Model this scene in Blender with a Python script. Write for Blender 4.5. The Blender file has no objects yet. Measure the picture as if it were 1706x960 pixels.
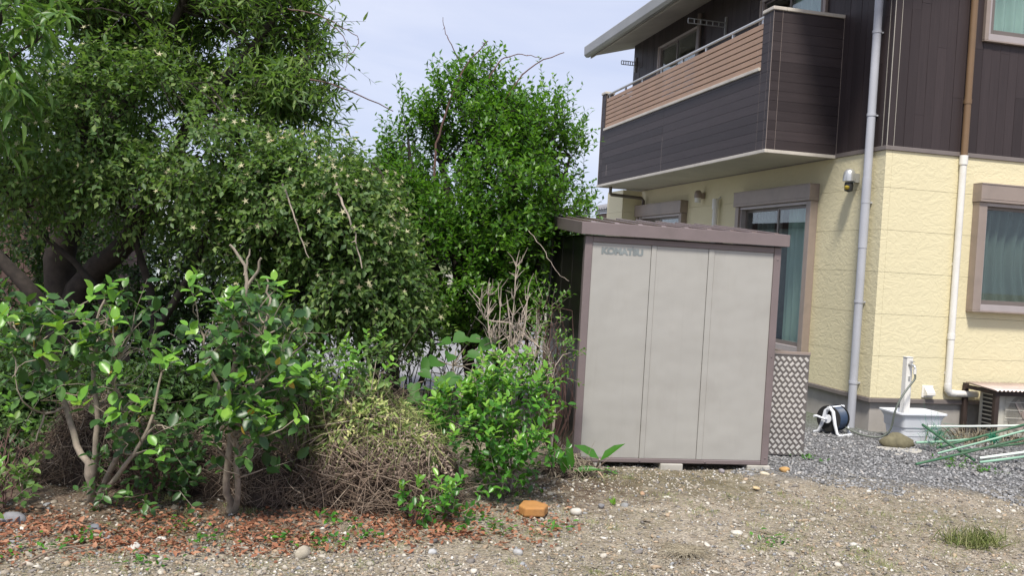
import bpy, math, random
import numpy as np
from mathutils import Vector, Matrix
PI = math.pi
rng = np.random.default_rng(11)
random.seed(5)
sc = bpy.context.scene
col = sc.collection
# ------------------------------------------------------------------ camera
F_PX, PITCH, ROLL, CAMZ = 1550.6, .027, .0573, 1.55
_f = Vector((0, math.cos(PITCH), -math.sin(PITCH))); _r = Vector((1, 0, 0)); _u = _r.cross(_f)
RV = _r*math.cos(ROLL) + _u*math.sin(ROLL); UV = -_r*math.sin(ROLL) + _u*math.cos(ROLL)
cam_d = bpy.data.cameras.new('camera'); cam = bpy.data.objects.new('camera', cam_d); col.objects.link(cam)
cam.matrix_world = Matrix(((RV.x, UV.x, -_f.x, 0), (RV.y, UV.y, -_f.y, 0), (RV.z, UV.z, -_f.z, CAMZ), (0, 0, 0, 1)))
cam_d.sensor_width = 36; cam_d.lens = F_PX/1706*36; cam_d.clip_start = .05; cam_d.clip_end = 2000
sc.camera = cam
# ------------------------------------------------------------------ light
SUN_EL, SUN_AZ = math.radians(58), math.radians(-12)      # azimuth of the sun seen from the scene, 0 = behind the camera, + = right
CLOUD = (.56, .64, .88); CLOUD_STR = .29
sc.view_settings.view_transform = 'Standard'; sc.view_settings.look = 'None'
sc.view_settings.exposure = 1.07; sc.view_settings.gamma = 1
w = bpy.data.worlds.new('World'); sc.world = w; w.use_nodes = True
nt = w.node_tree; nt.nodes.clear(); N = nt.nodes.new; Lk = nt.links.new
out = N('ShaderNodeOutputWorld'); bg = N('ShaderNodeBackground'); bgc = N('ShaderNodeBackground'); mx = N('ShaderNodeMixShader')
sky = N('ShaderNodeTexSky'); sky.sky_type = 'NISHITA'; sky.sun_disc = False
sky.sun_elevation = SUN_EL; sky.sun_rotation = math.radians(180) - SUN_AZ
Lk(sky.outputs[0], bg.inputs[0]); bg.inputs[1].default_value = .1
tc = N('ShaderNodeTexCoord'); mp = N('ShaderNodeMapping'); mp.inputs['Scale'].default_value = (1.5, 1.5, 5)
nz = N('ShaderNodeTexNoise'); nz.inputs['Scale'].default_value = 2.2; nz.inputs['Detail'].default_value = 6; nz.inputs['Roughness'].default_value = .55
nz.inputs['Distortion'].default_value = .4
cr_ = N('ShaderNodeValToRGB'); cr_.color_ramp.elements[0].position = .32; cr_.color_ramp.elements[1].position = .72
cr_.color_ramp.elements[0].color = (.53, .585, .78, 1); cr_.color_ramp.elements[1].color = (.69, .72, .86, 1)
Lk(tc.outputs['Generated'], mp.inputs[0]); Lk(mp.outputs[0], nz.inputs[0]); Lk(nz.outputs[0], cr_.inputs[0]); Lk(cr_.outputs[0], bgc.inputs[0])
bgc.inputs[1].default_value = CLOUD_STR*1.9
mx.inputs[0].default_value = .88
Lk(bg.outputs[0], mx.inputs[1]); Lk(bgc.outputs[0], mx.inputs[2]); Lk(mx.outputs[0], out.inputs[0])
sl = bpy.data.lights.new('sun', 'SUN'); so = bpy.data.objects.new('sun', sl); col.objects.link(so)
sl.energy = 2.6; sl.angle = math.radians(9); sl.color = (1, .95, .86)
sd = Vector((math.sin(SUN_AZ)*math.cos(SUN_EL), -math.cos(SUN_AZ)*math.cos(SUN_EL), math.sin(SUN_EL)))
so.rotation_euler = sd.to_track_quat('Z', 'Y').to_euler()

# ------------------------------------------------------------------ helpers
G = -.045                                   # ground level
def at(px, py, Y):                          # a point at distance Y seen at photo pixel px, py
    d = _f + RV*((px-853)/F_PX) - UV*((py-480)/F_PX)
    return Vector((0, 0, CAMZ)) + d*(Y/d.y)
def onz(px, py, z=G):
    d = _f + RV*((px-853)/F_PX) - UV*((py-480)/F_PX)
    return Vector((0, 0, CAMZ)) + d*((z-CAMZ)/d.z)
def tag(o, label=None, cat=None, group=None, kind=None):
    if label: o['label'] = label
    if cat: o['category'] = cat
    if group: o['group'] = group
    if kind: o['kind'] = kind
    return o
def thing(name, label, cat, loc=(0, 0, 0), rz=0, group=None):
    o = bpy.data.objects.new(name, None); col.objects.link(o); o.location = loc; o.rotation_euler = (0, 0, rz)
    o.empty_display_size = .1
    return tag(o, label, cat, group)
def mesh_np(name, V, tris, mat, parent=None, smooth=False, cols=None):
    V = np.asarray(V, np.float32); T = np.asarray(tris, np.int32)
    me = bpy.data.meshes.new(name); me.vertices.add(len(V)); me.vertices.foreach_set('co', V.ravel())
    k = T.shape[1]; me.loops.add(T.size); me.loops.foreach_set('vertex_index', T.ravel())
    me.polygons.add(len(T)); me.polygons.foreach_set('loop_start', np.arange(0, T.size, k, dtype=np.int32))
    if smooth: me.polygons.foreach_set('use_smooth', np.ones(len(T), bool))
    me.update(calc_edges=True)
    if cols is not None:
        a = me.color_attributes.new('col', 'FLOAT_COLOR', 'POINT')
        a.data.foreach_set('color', np.asarray(cols, np.float32).ravel())
    me.materials.append(mat)
    o = bpy.data.objects.new(name, me); col.objects.link(o)
    if parent is not None: o.parent = parent
    return o
class MB:
    def __init__(s): s.v = []; s.f = []
    def add(s, vs, fs):
        n = len(s.v); s.v += [tuple(v) for v in vs]; s.f += [tuple(n+i for i in f) for f in fs]; return s
    def box(s, x0, x1, y0, y1, z0, z1, M=None):
        vs = [Vector(p) for p in ((x0,y0,z0),(x1,y0,z0),(x1,y1,z0),(x0,y1,z0),(x0,y0,z1),(x1,y0,z1),(x1,y1,z1),(x0,y1,z1))]
        if M is not None: vs = [M @ v for v in vs]
        return s.add(vs, [(0,3,2,1),(4,5,6,7),(0,1,5,4),(1,2,6,5),(2,3,7,6),(3,0,4,7)])
    def prism(s, poly, fn, a, b):            # poly extruded between fn(p, a) and fn(p, b)
        n = len(poly); vs = [fn(p, a) for p in poly] + [fn(p, b) for p in poly]
        return s.add(vs, [tuple(range(n-1, -1, -1)), tuple(range(n, 2*n))] + [(i, (i+1) % n, n+(i+1) % n, n+i) for i in range(n)])
    def tube(s, pts, rad, k=8, cap=True):
        pts = [Vector(p) for p in pts]
        if not hasattr(rad, '__len__'): rad = [rad]*len(pts)
        n0 = len(s.v); prev = None
        for i, p in enumerate(pts):
            t = (pts[min(i+1, len(pts)-1)] - pts[max(i-1, 0)])
            t = t.normalized() if t.length > 1e-9 else Vector((0, 0, 1))
            if prev is None:
                a = t.cross(Vector((0, 0, 1)) if abs(t.z) < .9 else Vector((1, 0, 0))).normalized()
            else:
                a = (prev - t*prev.dot(t)).normalized()
            prev = a; b = t.cross(a)
            for j in range(k):
                an = 2*PI*j/k; s.v.append(tuple(p + (a*math.cos(an) + b*math.sin(an))*rad[i]))
        for i in range(len(pts)-1):
            for j in range(k):
                q = n0+i*k; s.f.append((q+j, q+(j+1) % k, q+k+(j+1) % k, q+k+j))
        if cap:
            s.f.append(tuple(n0+j for j in range(k-1, -1, -1))); e = n0+(len(pts)-1)*k; s.f.append(tuple(e+j for j in range(k)))
        return s
    def lathe(s, prof, M=None, k=24):        # prof: (r, z)
        n0 = len(s.v)
        for r, z in prof:
            for j in range(k):
                v = Vector((r*math.cos(2*PI*j/k), r*math.sin(2*PI*j/k), z)); s.v.append(tuple(M @ v if M is not None else v))
        for i in range(len(prof)-1):
            for j in range(k):
                q = n0+i*k; s.f.append((q+j, q+(j+1) % k, q+k+(j+1) % k, q+k+j))
        s.f.append(tuple(n0+j for j in range(k-1, -1, -1))); e = n0+(len(prof)-1)*k; s.f.append(tuple(e+j for j in range(k)))
        return s
    def split(s, name, mat, parent=None, bevel=0):     # every box its own part
        for i in range(0, len(s.v), 8):
            MB().add(s.v[i:i+8], [(0,3,2,1),(4,5,6,7),(0,1,5,4),(1,2,6,5),(2,3,7,6),(3,0,4,7)]).build(name, mat, parent, bevel=bevel)
    def build(s, name, mat, parent=None, smooth=False, bevel=0, seg=2):
        me = bpy.data.meshes.new(name); me.from_pydata(s.v, [], s.f); me.materials.append(mat)
        if smooth: me.polygons.foreach_set('use_smooth', np.ones(len(me.polygons), bool))
        me.update()
        o = bpy.data.objects.new(name, me); col.objects.link(o)
        if parent is not None: o.parent = parent
        if bevel:
            b = o.modifiers.new('bevel', 'BEVEL'); b.width = bevel; b.segments = seg; b.limit_method = 'ANGLE'; b.angle_limit = math.radians(40)
        if smooth:
            try: me.set_sharp_from_angle(angle=math.radians(50))
            except Exception: pass
        return o
def W(parent, p):                            # world point into an unrotated parent's space
    return Vector(p) - parent.location

# ------------------------------------------------------------------ materials
class Mt:
    def __init__(s, name):
        s.m = bpy.data.materials.new(name); s.m.use_nodes = True; s.t = s.m.node_tree; s.t.nodes.clear()
        s.o = s.n('ShaderNodeOutputMaterial'); s.b = s.n('ShaderNodeBsdfPrincipled'); s.l(s.b.outputs[0], s.o.inputs[0])
        s.g = s.n('ShaderNodeNewGeometry'); s.tc = s.n('ShaderNodeTexCoord')
    def n(s, t, **k):
        x = s.t.nodes.new(t)
        for a, b in k.items(): setattr(x, a, b)
        return x
    def l(s, a, b): s.t.links.new(a, b)
    def set(s, **k):
        for a, b in k.items(): s.b.inputs[a.replace('_', ' ')].default_value = b
    def noise(s, scale, det=4, rough=.55, stretch=None, src=None, dist=0):
        x = s.n('ShaderNodeTexNoise'); x.inputs['Scale'].default_value = scale; x.inputs['Detail'].default_value = det
        x.inputs['Roughness'].default_value = rough; x.inputs['Distortion'].default_value = dist
        v = src or s.tc.outputs['Object']
        if stretch:
            m = s.n('ShaderNodeMapping'); m.inputs['Scale'].default_value = stretch; s.l(v, m.inputs[0]); v = m.outputs[0]
        s.l(v, x.inputs[0]); return x.outputs[0]
    def ramp(s, fac, stops):
        r = s.n('ShaderNodeValToRGB'); e = r.color_ramp.elements
        while len(e) < len(stops): e.new(.5)
        for i, (p, c) in enumerate(stops):
            e[i].position = p; e[i].color = tuple(c)+(1,) if len(c) == 3 else c
        s.l(fac, r.inputs[0]); return r.outputs[0]
    def mix(s, fac, a, b, mode='MIX'):
        m = s.n('ShaderNodeMix', data_type='RGBA', blend_type=mode)
        for i, v in ((0, fac), (6, a), (7, b)):
            if hasattr(v, 'links'): s.l(v, m.inputs[i])
            else: m.inputs[i].default_value = v if i == 0 else tuple(v)+(1,)
        return m.outputs[2]
    def math(s, op, a, b=0.):
        m = s.n('ShaderNodeMath', operation=op)
        for i, v in enumerate((a, b)):
            if hasattr(v, 'links'): s.l(v, m.inputs[i])
            else: m.inputs[i].default_value = v
        return m.outputs[0]
    def bump(s, h, strength=.3, dist=.01):
        b = s.n('ShaderNodeBump'); b.inputs['Strength'].default_value = strength; b.inputs['Distance'].default_value = dist
        s.l(h, b.inputs['Height']); s.l(b.outputs[0], s.b.inputs['Normal'])
    def color(s, c): s.l(c, s.b.inputs['Base Color'])
def simple(name, c, rough=.5, metal=0, vary=.12, scale=6, bump=0, spec=.5, dirt=None):
    m = Mt(name); n = m.noise(scale, 5)
    lo = tuple(x*(1-vary) for x in c); hi = tuple(min(1, x*(1+vary)) for x in c)
    cc = m.ramp(n, [(.3, lo), (.7, hi)])
    if dirt:
        d = m.ramp(m.noise(scale*.4, 8, .7), [(.5, (0, 0, 0)), (.8, (1, 1, 1))]); cc = m.mix(d, cc, dirt)
    m.color(cc); m.set(Roughness=rough, Metallic=metal); m.b.inputs['Specular IOR Level'].default_value = spec
    if bump: m.bump(m.noise(scale*12, 3), bump, .003)
    return m.m
def leafmat(name, stops, rough=.4, trans=.3, tint=(.22, .42, .04), spec=.5):
    m = Mt(name); rnd = m.g.outputs['Random Per Island']
    big = m.noise(1.3, 2)
    c = m.ramp(rnd, stops); c = m.mix(m.math('MULTIPLY', m.ramp(big, [(.35, (0, 0, 0)), (.65, (1, 1, 1))]), .35), c, stops[min(1, len(stops)-1)][1])
    m.color(c); m.set(Roughness=rough); m.b.inputs['Specular IOR Level'].default_value = spec*.8
    if trans:
        tr = m.n('ShaderNodeBsdfTranslucent'); tcol = m.mix(.55, c, tint); m.l(tcol, tr.inputs[0])
        ms = m.n('ShaderNodeMixShader'); ms.inputs[0].default_value = trans
        m.l(m.b.outputs[0], ms.inputs[1]); m.l(tr.outputs[0], ms.inputs[2]); m.l(ms.outputs[0], m.o.inputs[0])
    return m.m
def colmat(name, rough=.85, bump=.0):
    m = Mt(name); a = m.n('ShaderNodeVertexColor'); a.layer_name = 'col'
    n = m.noise(60, 3); m.color(m.mix(m.math('MULTIPLY', n, .35), a.outputs[0], (.3, .3, .3), 'MULTIPLY')); m.set(Roughness=rough)
    return m.m
def woodboard(name, lo, hi, axis):
    m = Mt(name); rnd = m.g.outputs['Random Per Island']
    st = (40, 40, 2.2) if axis == 'z' else ((40, 2.2, 40) if axis == 'y' else (2.2, 40, 40))
    gr = m.noise(1.0, 6, .65, st)
    c = m.ramp(rnd, [(0, lo), (1, hi)]); c = m.mix(m.math('MULTIPLY', m.ramp(gr, [(.35, (0, 0, 0)), (.7, (1, 1, 1))]), .35), c, tuple(x*.6 for x in lo))
    m.color(c); m.set(Roughness=.55); m.b.inputs['Specular IOR Level'].default_value = .35; m.bump(gr, .35, .002)
    return m.m
MT = {}
MT['vboard'] = woodboard('dark vertical siding', (.030, .0215, .022), (.050, .037, .038), 'z')
MT['hboard'] = woodboard('dark horizontal siding', (.030, .022, .023), (.050, .038, .039), 'y')
MT['hboardx'] = woodboard('dark horizontal siding side', (.030, .022, .023), (.050, .038, .039), 'x')
def stucco():
    m = Mt('cream stucco siding')
    n1 = m.noise(5.5, 2, .45, (1, 1, 1.5), dist=2.2); n2 = m.noise(9, 2, .4, (1, 1, 1.4), dist=1.2)
    h = m.math('ADD', m.ramp(n1, [(.42, (0, 0, 0)), (.54, (1, 1, 1)), (.66, (.5, .5, .5))]), m.math('MULTIPLY', m.ramp(n2, [(.42, (0, 0, 0)), (.52, (1, 1, 1))]), .45))
    c = m.mix(m.noise(.9, 4), (.64, .575, .375), (.69, .62, .41))
    c = m.mix(m.math('MULTIPLY', m.ramp(m.noise(1.6, 7, .7, (1, 1, .35)), [(.55, (0, 0, 0)), (.85, (1, 1, 1))]), .25), c, (.50, .43, .27))
    m.color(c); m.set(Roughness=.75); m.bump(h, .21, .008); return m.m
MT['stucco'] = stucco()
MT['concrete'] = simple('foundation render', (.36, .335, .31), .85, vary=.1, scale=3, bump=.3, dirt=(.2, .19, .17))
MT['flash'] = simple('grey brown flashing', (.17, .145, .135), .45, vary=.06)
MT['bronze'] = simple('taupe aluminium', (.31, .25, .215), .42, .2, vary=.06, dirt=(.22, .19, .17))
MT['mauve'] = simple('light mauve aluminium', (.40, .355, .35), .4, .2, vary=.05)
MT['bronze_d'] = simple('dark bronze aluminium', (.17, .145, .13), .42, .3, vary=.06)
MT['beige'] = simple('beige trim', (.52, .48, .42), .6, vary=.06, dirt=(.35, .32, .28))
MT['soffit'] = simple('soffit board', (.42, .39, .34), .8, vary=.08, scale=2, dirt=(.3, .27, .24))
MT['gutter'] = simple('grey gutter', (.27, .27, .26), .4, vary=.1, scale=2, dirt=(.25, .25, .24))
MT['pipe_grey'] = simple('grey pipe', (.40, .41, .45), .35, vary=.08, scale=2, dirt=(.28, .28, .30))
MT['pipe_brown'] = simple('brown pipe', (.17, .105, .055), .4, vary=.08)
MT['pipe_white'] = simple('white pipe', (.74, .72, .68), .4, vary=.05, scale=3, dirt=(.55, .53, .48))
MT['white'] = simple('white plastic', (.72, .74, .78), .45, vary=.05, scale=4, dirt=(.50, .50, .48))
MT['alu'] = simple('aluminium', (.55, .55, .54), .35, .7, vary=.06)
MT['slat'] = simple('light brown slat', (.34, .215, .14), .55, vary=.08, scale=3)
MT['black'] = simple('black plastic', (.02, .02, .02), .5)
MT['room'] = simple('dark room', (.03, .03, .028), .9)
MT['rooftile'] = simple('grey roof tiles', (.16, .16, .18), .5, vary=.2)
MT['shed_frame'] = simple('mauve brown shed frame', (.175, .14, .14), .45, vary=.06, scale=5, dirt=(.14, .115, .11))
def panelmat():
    m = Mt('greige shed panel'); n = m.noise(1.7, 3, .6); s2 = m.noise(3, 6, .7, (1.0, 1, .35))
    c = m.mix(n, (.33, .32, .30), (.375, .365, .34)); c = m.mix(m.math('MULTIPLY', m.ramp(s2, [(.52, (0, 0, 0)), (.72, (1, 1, 1))]), .4), c, (.29, .275, .25)); st_ = m.noise(1.0, 6, .7, (22, 1, .8)); c = m.mix(m.math('MULTIPLY', m.ramp(st_, [(.56, (0, 0, 0)), (.8, (1, 1, 1))]), .28), c, (.26, .245, .22))
    m.color(c); m.set(Roughness=.38); m.bump(m.noise(2.6, 2), .45, .03); return m.m
MT['shed_panel'] = panelmat()
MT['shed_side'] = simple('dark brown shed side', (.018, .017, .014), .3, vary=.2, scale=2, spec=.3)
MT['shed_roof'] = simple('brown roof steel', (.26, .20, .185), .24, .5, vary=.1)
MT['logo'] = simple('faded lettering', (.20, .225, .23), .5, vary=.25, scale=9)
MT['block'] = simple('concrete block', (.42, .40, .36), .9, vary=.12, scale=12, bump=.5, dirt=(.25, .24, .2))
MT['checker'] = simple('checker plate', (.215, .195, .185), .35, .55, vary=.1)
MT['checker_hi'] = simple('checker plate raised', (.72, .69, .65), .32, .55, vary=.08)
MT['navy'] = simple('navy hose', (.035, .06, .11), .4, vary=.2)
MT['hosegrey'] = simple('grey green hose', (.11, .125, .105), .45, vary=.1)
MT['oldwood'] = simple('dark stained wood', (.035, .022, .018), .75, vary=.3, scale=10, bump=.4)
MT['ac'] = simple('ivory steel', (.50, .48, .42), .45, vary=.05, dirt=(.38, .36, .31))
MT['poly'] = simple('tinted corrugated sheet', (.50, .40, .36), .3, vary=.15)
MT['pole_g'] = simple('dark green pole', (.045, .125, .065), .35, vary=.2, scale=4, dirt=(.12, .13, .09))
MT['pole_p'] = simple('pale green pole', (.25, .42, .31), .4, vary=.15, scale=4)
MT['pole_w'] = simple('white green pole', (.66, .72, .66), .4, vary=.08, scale=4, dirt=(.4, .46, .38))
MT['net'] = simple('green net', (.02, .22, .12), .6)
MT['bark_d'] = simple('dark bark', (.040, .031, .026), .9, vary=.4, scale=14, bump=.8)
MT['bark_l'] = simple('grey tan bark', (.27, .225, .18), .85, vary=.3, scale=20, bump=.6, dirt=(.15, .15, .11))
MT['cane'] = simple('red brown cane', (.12, .065, .055), .7, vary=.3, scale=8)
MT['twig_dead'] = simple('bleached twig', (.36, .30, .25), .85, vary=.25, scale=15)
def leafset(a, b, c): return [(0, a), (.55, b), (1, c)]
MT['lf_long'] = leafmat('long leaf', leafset((.055, .110, .032), (.11, .19, .045), (.23, .32, .07)), .45, .42)
MT['lf_star'] = leafmat('climber leaf', leafset((.055, .115, .036), (.105, .185, .050), (.22, .30, .08)), .5, .40)
MT['lf_bright'] = leafmat('bright tree leaf', leafset((.038, .105, .015), (.075, .185, .022), (.175, .32, .036)), .4, .35, (.2, .5, .02))
MT['lf_cam'] = leafmat('camellia leaf', leafset((.026, .070, .024), (.052, .125, .032), (.105, .22, .042)), .36, .25, spec=.5)
MT['lf_new'] = leafmat('new leaf', leafset((.11, .27, .035), (.16, .36, .05), (.27, .46, .07)), .30, .35, (.4, .7, .05))
MT['lf_gard'] = leafmat('gardenia leaf', leafset((.022, .085, .014), (.042, .15, .018), (.10, .28, .03)), .32, .25, (.3, .6, .03))
MT['lf_big'] = leafmat('broad leaf', leafset((.03, .10, .022), (.05, .15, .025), (.10, .22, .03)), .6, .35)
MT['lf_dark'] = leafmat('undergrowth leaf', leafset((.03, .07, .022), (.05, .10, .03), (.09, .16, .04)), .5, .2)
MT['lf_pale'] = leafmat('wilted leaf', leafset((.16, .28, .07), (.36, .44, .14), (.66, .62, .30)), .6, .25)
MT['lf_pg'] = leafmat('pale green leaf', leafset((.05, .11, .03), (.09, .17, .04), (.17, .27, .06)), .45, .3)
MT['lf_yel'] = leafmat('yellow leaf', leafset((.45, .30, .05), (.55, .42, .06), (.5, .22, .04)), .5, .25, (.6, .5, .1))
MT['flower'] = leafmat('cream star', leafset((.40, .38, .21), (.47, .44, .27), (.38, .28, .15)), .6, .25, (.6, .6, .3))
MT['straw_br'] = leafmat('brown twig', leafset((.13, .090, .068), (.27, .20, .15), (.46, .38, .30)), .85, 0)
MT['straw_dk'] = leafmat('dark twig', leafset((.05, .034, .027), (.12, .085, .065), (.26, .20, .15)), .85, 0)
MT['straw_lt'] = leafmat('dry grass', leafset((.24, .20, .14), (.36, .31, .22), (.48, .43, .33)), .85, .1, (.4, .35, .2))
MT['mound'] = simple('earthy mound', (.06, .043, .034), .95, vary=.35, scale=10, bump=1)
MT['litter'] = leafmat('red brown litter', leafset((.10, .048, .030), (.29, .115, .06), (.46, .26, .16)), .75, .15, (.5, .15, .05))
MT['stone'] = colmat('gravel stone', .85)
MT['grass'] = leafmat('grass blade', leafset((.12, .19, .05), (.32, .35, .13), (.56, .50, .32)), .6, .25)
MT['redwall'] = simple('red brown boards', (.075, .042, .034), .8, vary=.25, scale=3)
MT['palewall'] = simple('pale wall', (.55, .60, .62), .6, vary=.08)
def glassmat(tint=(.93, .96, .95)):
    m = Mt('window glass'); m.t.nodes.remove(m.b)
    tr = m.n('ShaderNodeBsdfTransparent'); tr.inputs[0].default_value = tint+(1,)
    gl = m.n('ShaderNodeBsdfGlossy'); gl.inputs['Roughness'].default_value = .01; gl.inputs[0].default_value = (.9, .95, .95, 1)
    lwt = m.n('ShaderNodeLayerWeight'); lwt.inputs[0].default_value = .5
    f = m.math('ADD', m.math('MULTIPLY', m.math('POWER', lwt.outputs['Facing'], 3.5), .85), .045)
    ms = m.n('ShaderNodeMixShader'); m.l(f, ms.inputs[0]); m.l(tr.outputs[0], ms.inputs[1]); m.l(gl.outputs[0], ms.inputs[2]); m.l(ms.outputs[0], m.o.inputs[0])
    return m.m
MT['glass'] = glassmat()
MT['curtain_d'] = leafmat('dark green curtain', leafset((.085, .125, .115), (.10, .14, .13), (.115, .16, .145)), .9, .2, (.12, .16, .15))  # much darker tone of the green curtain colour
MT['curtain'] = leafmat('green curtain', leafset((.36, .52, .46), (.40, .56, .50), (.44, .60, .53)), .9, .3, (.4, .55, .48))

# ------------------------------------------------------------------ ground
def ground():
    m = Mt('gravelly earth'); P = m.tc.outputs['Object']
    sx = m.n('ShaderNodeSeparateXYZ'); m.l(P, sx.inputs[0]); X, Y = sx.outputs[0], sx.outputs[1]
    n1 = m.noise(1.2, 5, .6); n2 = m.noise(9, 6, .65); n3 = m.noise(45, 4, .7)
    base = m.ramp(n2, [(.3, (.18, .14, .10)), (.5, (.36, .30, .225)), (.72, (.50, .44, .35))])
    vor = m.n('ShaderNodeTexVoronoi'); vor.inputs['Scale'].default_value = 55; m.l(P, vor.inputs[0])
    peb = m.ramp(m.math('MULTIPLY', vor.outputs['Color'], 1.), [(.1, (.12, .10, .085)), (.5, (.25, .22, .185)), (.9, (.42, .38, .33))])
    base = m.mix(m.ramp(n3, [(.45, (0, 0, 0)), (.6, (1, 1, 1))]), base, peb)
    # moss band near the shed, bluish chippings near the house
    moss = m.math('MULTIPLY', m.ramp(n1, [(.38, (0, 0, 0)), (.6, (1, 1, 1))]), m.ramp(m.noise(26, 4, .7), [(.42, (0, 0, 0)), (.58, (1, 1, 1))]))
    base = m.mix(m.math('MULTIPLY', moss, .55), base, (.115, .12, .045))
    edge = m.math('ADD', m.math('SUBTRACT', Y, 7.05), m.math('MULTIPLY', m.math('SUBTRACT', n1, .5), 1.6))
    right = m.math('ADD', m.math('SUBTRACT', X, 1.9), m.math('MULTIPLY', m.math('SUBTRACT', n2, .5), .8))
    gz = m.math('MULTIPLY', m.ramp(edge, [(.0, (0, 0, 0)), (.5, (1, 1, 1))]), m.ramp(right, [(.0, (0, 0, 0)), (.4, (1, 1, 1))]))
    blue = m.ramp(vor.outputs['Color'], [(.1, (.09, .09, .093)), (.6, (.18, .18, .185)), (.95, (.30, .30, .30))])
    base = m.mix(gz, base, blue)
    lf = m.math('MULTIPLY', m.ramp(m.math('SUBTRACT', -.5, X), [(.0, (0, 0, 0)), (.9, (1, 1, 1))]), m.ramp(m.math('SUBTRACT', Y, 4.75), [(.0, (0, 0, 0)), (.4, (1, 1, 1))]))
    base = m.mix(m.math('MULTIPLY', lf, .7), base, (.085, .048, .032))
    vm = m.n('ShaderNodeVectorMath', operation='DISTANCE'); m.l(P, vm.inputs[0]); vm.inputs[1].default_value = (.50, 6.75, G)
    mu = m.ramp(m.math('ADD', vm.outputs['Value'], m.math('MULTIPLY', m.math('SUBTRACT', n2, .5), .9)), [(.25, (1, 1, 1)), (.75, (0, 0, 0))])
    base = m.mix(m.math('MULTIPLY', mu, .8), base, (.075, .045, .032))
    vm = m.n('ShaderNodeVectorMath', operation='DISTANCE'); m.l(P, vm.inputs[0]); vm.inputs[1].default_value = (1.35, 7.1, G)
    mu = m.ramp(m.math('ADD', vm.outputs['Value'], m.math('MULTIPLY', m.math('SUBTRACT', n2, .5), 1.2)), [(.2, (1, 1, 1)), (.85, (0, 0, 0))])
    base = m.mix(m.math('MULTIPLY', mu, .6), base, (.10, .085, .04))
    far = m.ramp(m.math('MULTIPLY', m.math('SUBTRACT', Y, 9.5), .2), [(0, (0, 0, 0)), (.5, (1, 1, 1))])
    base = m.mix(m.math('MULTIPLY', far, .7), base, (.09, .13, .04))
    m.color(base); m.set(Roughness=.95); m.b.inputs['Specular IOR Level'].default_value = .2
    h = m.math('ADD', m.math('MULTIPLY', n3, .5), m.math('ADD', n2, vor.outputs['Distance'])); m.bump(h, .9, .02)
    def axis(lo, hi, near0, near1, st):
        a = list(np.arange(near0, near1, st)); k = near1; d = st
        while k < hi: a.append(k); d *= 1.35; k += d
        a.append(hi); k = near0; d = st; b = []
        while k > lo: d *= 1.35; k -= d; b.append(max(k, lo))
        return np.unique(np.array(b + a))
    xs = axis(-400, 400, -3.5, 6, .07); ys = axis(-300, 900, 3, 11, .07)
    XX, YY = np.meshgrid(xs, ys); Z = np.full(XX.shape, G, float)
    near = ((XX > -3.6) & (XX < 6.1) & (YY > 2.9) & (YY < 11))
    bumpz = .008*np.sin(XX*3.1+YY*1.7)+.006*np.sin(XX*7.3-YY*5.1)+.004*np.sin(XX*17+YY*13)
    Z = Z + np.where(near, bumpz, 0)
    n, k = XX.shape; V = np.stack([XX.ravel(), YY.ravel(), Z.ravel()], 1)
    i = np.arange(n-1)[:, None]*k + np.arange(k-1)[None, :]; i = i.ravel()
    o = mesh_np('ground', V, np.stack([i, i+1, i+k+1, i+k], 1), m.m, None, True); tag(o, kind='structure')
ground()
def gz_(x, y):
    return G + (.008*np.sin(x*3.1+y*1.7)+.006*np.sin(x*7.3-y*5.1)+.004*np.sin(x*17+y*13))
asph = Mt('grey asphalt'); asph.color(asph.mix(asph.noise(2, 6), (.20, .20, .21), (.28, .28, .29))); asph.set(Roughness=.8); asph.bump(asph.noise(150, 2), .3, .005)
b = MB(); b.add([(-30, 11.2, G+.006), (.9, 11.2, G+.006), (.9, 25.6, G+.006), (-30, 25.6, G+.006)], [(0, 1, 2, 3)]); tag(b.build('parking_lot', asph.m), kind='structure')
# far hills
hm = simple('far wooded hill', (.045, .085, .05), .95, vary=.3, scale=.05)
V = []; Fc = []; nn = 90
for j in range(6):
    for i in range(nn):
        x = -420+840*i/(nn-1); e = (math.sin(x*.013)+math.sin(x*.031+2)*.5+math.sin(x*.09)*.12)*4+20
        V.append((x, 330+j*22, G-1 + e*math.sin(min(1, j/4)*PI/2)))
for j in range(5):
    for i in range(nn-1): q = j*nn+i; Fc.append((q, q+1, q+nn+1, q+nn))
b = MB(); b.add(V, Fc); tag(b.build('hills', hm, smooth=True), kind='structure')

# ------------------------------------------------------------------ foliage machinery
def frames(axis, normal):
    axis = axis/np.linalg.norm(axis, axis=1, keepdims=True)
    s = np.cross(axis, normal); ln = np.linalg.norm(s, axis=1, keepdims=True); ln[ln < 1e-6] = 1; s = s/ln
    return axis, s, np.cross(s, axis)
T_LEAF = (np.array([(0,0,0),(.32,.5,.05),(.32,0,-.06),(.32,-.5,.05),(.68,.40,.0),(.68,0,-.09),(.68,-.40,.0),(1,0,-.16)], float),
          np.array([(0,2,1),(0,3,2),(1,2,4),(2,5,4),(2,3,5),(3,6,5),(4,5,7),(5,6,7)]))
T_LONG = (np.array([(0,0,0),(.28,.5,.03),(.28,0,-.03),(.28,-.5,.03),(.62,.42,-.10),(.62,0,-.16),(.62,-.42,-.10),(1,0,-.42)], float), T_LEAF[1])
T_LAN = (np.array([(0,0,0),(.28,.5,.03),(.28,0,-.03),(.28,-.5,.03),(.62,.40,-.03),(.62,0,-.08),(.62,-.40,-.03),(1,0,-.20)], float), T_LEAF[1])
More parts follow.
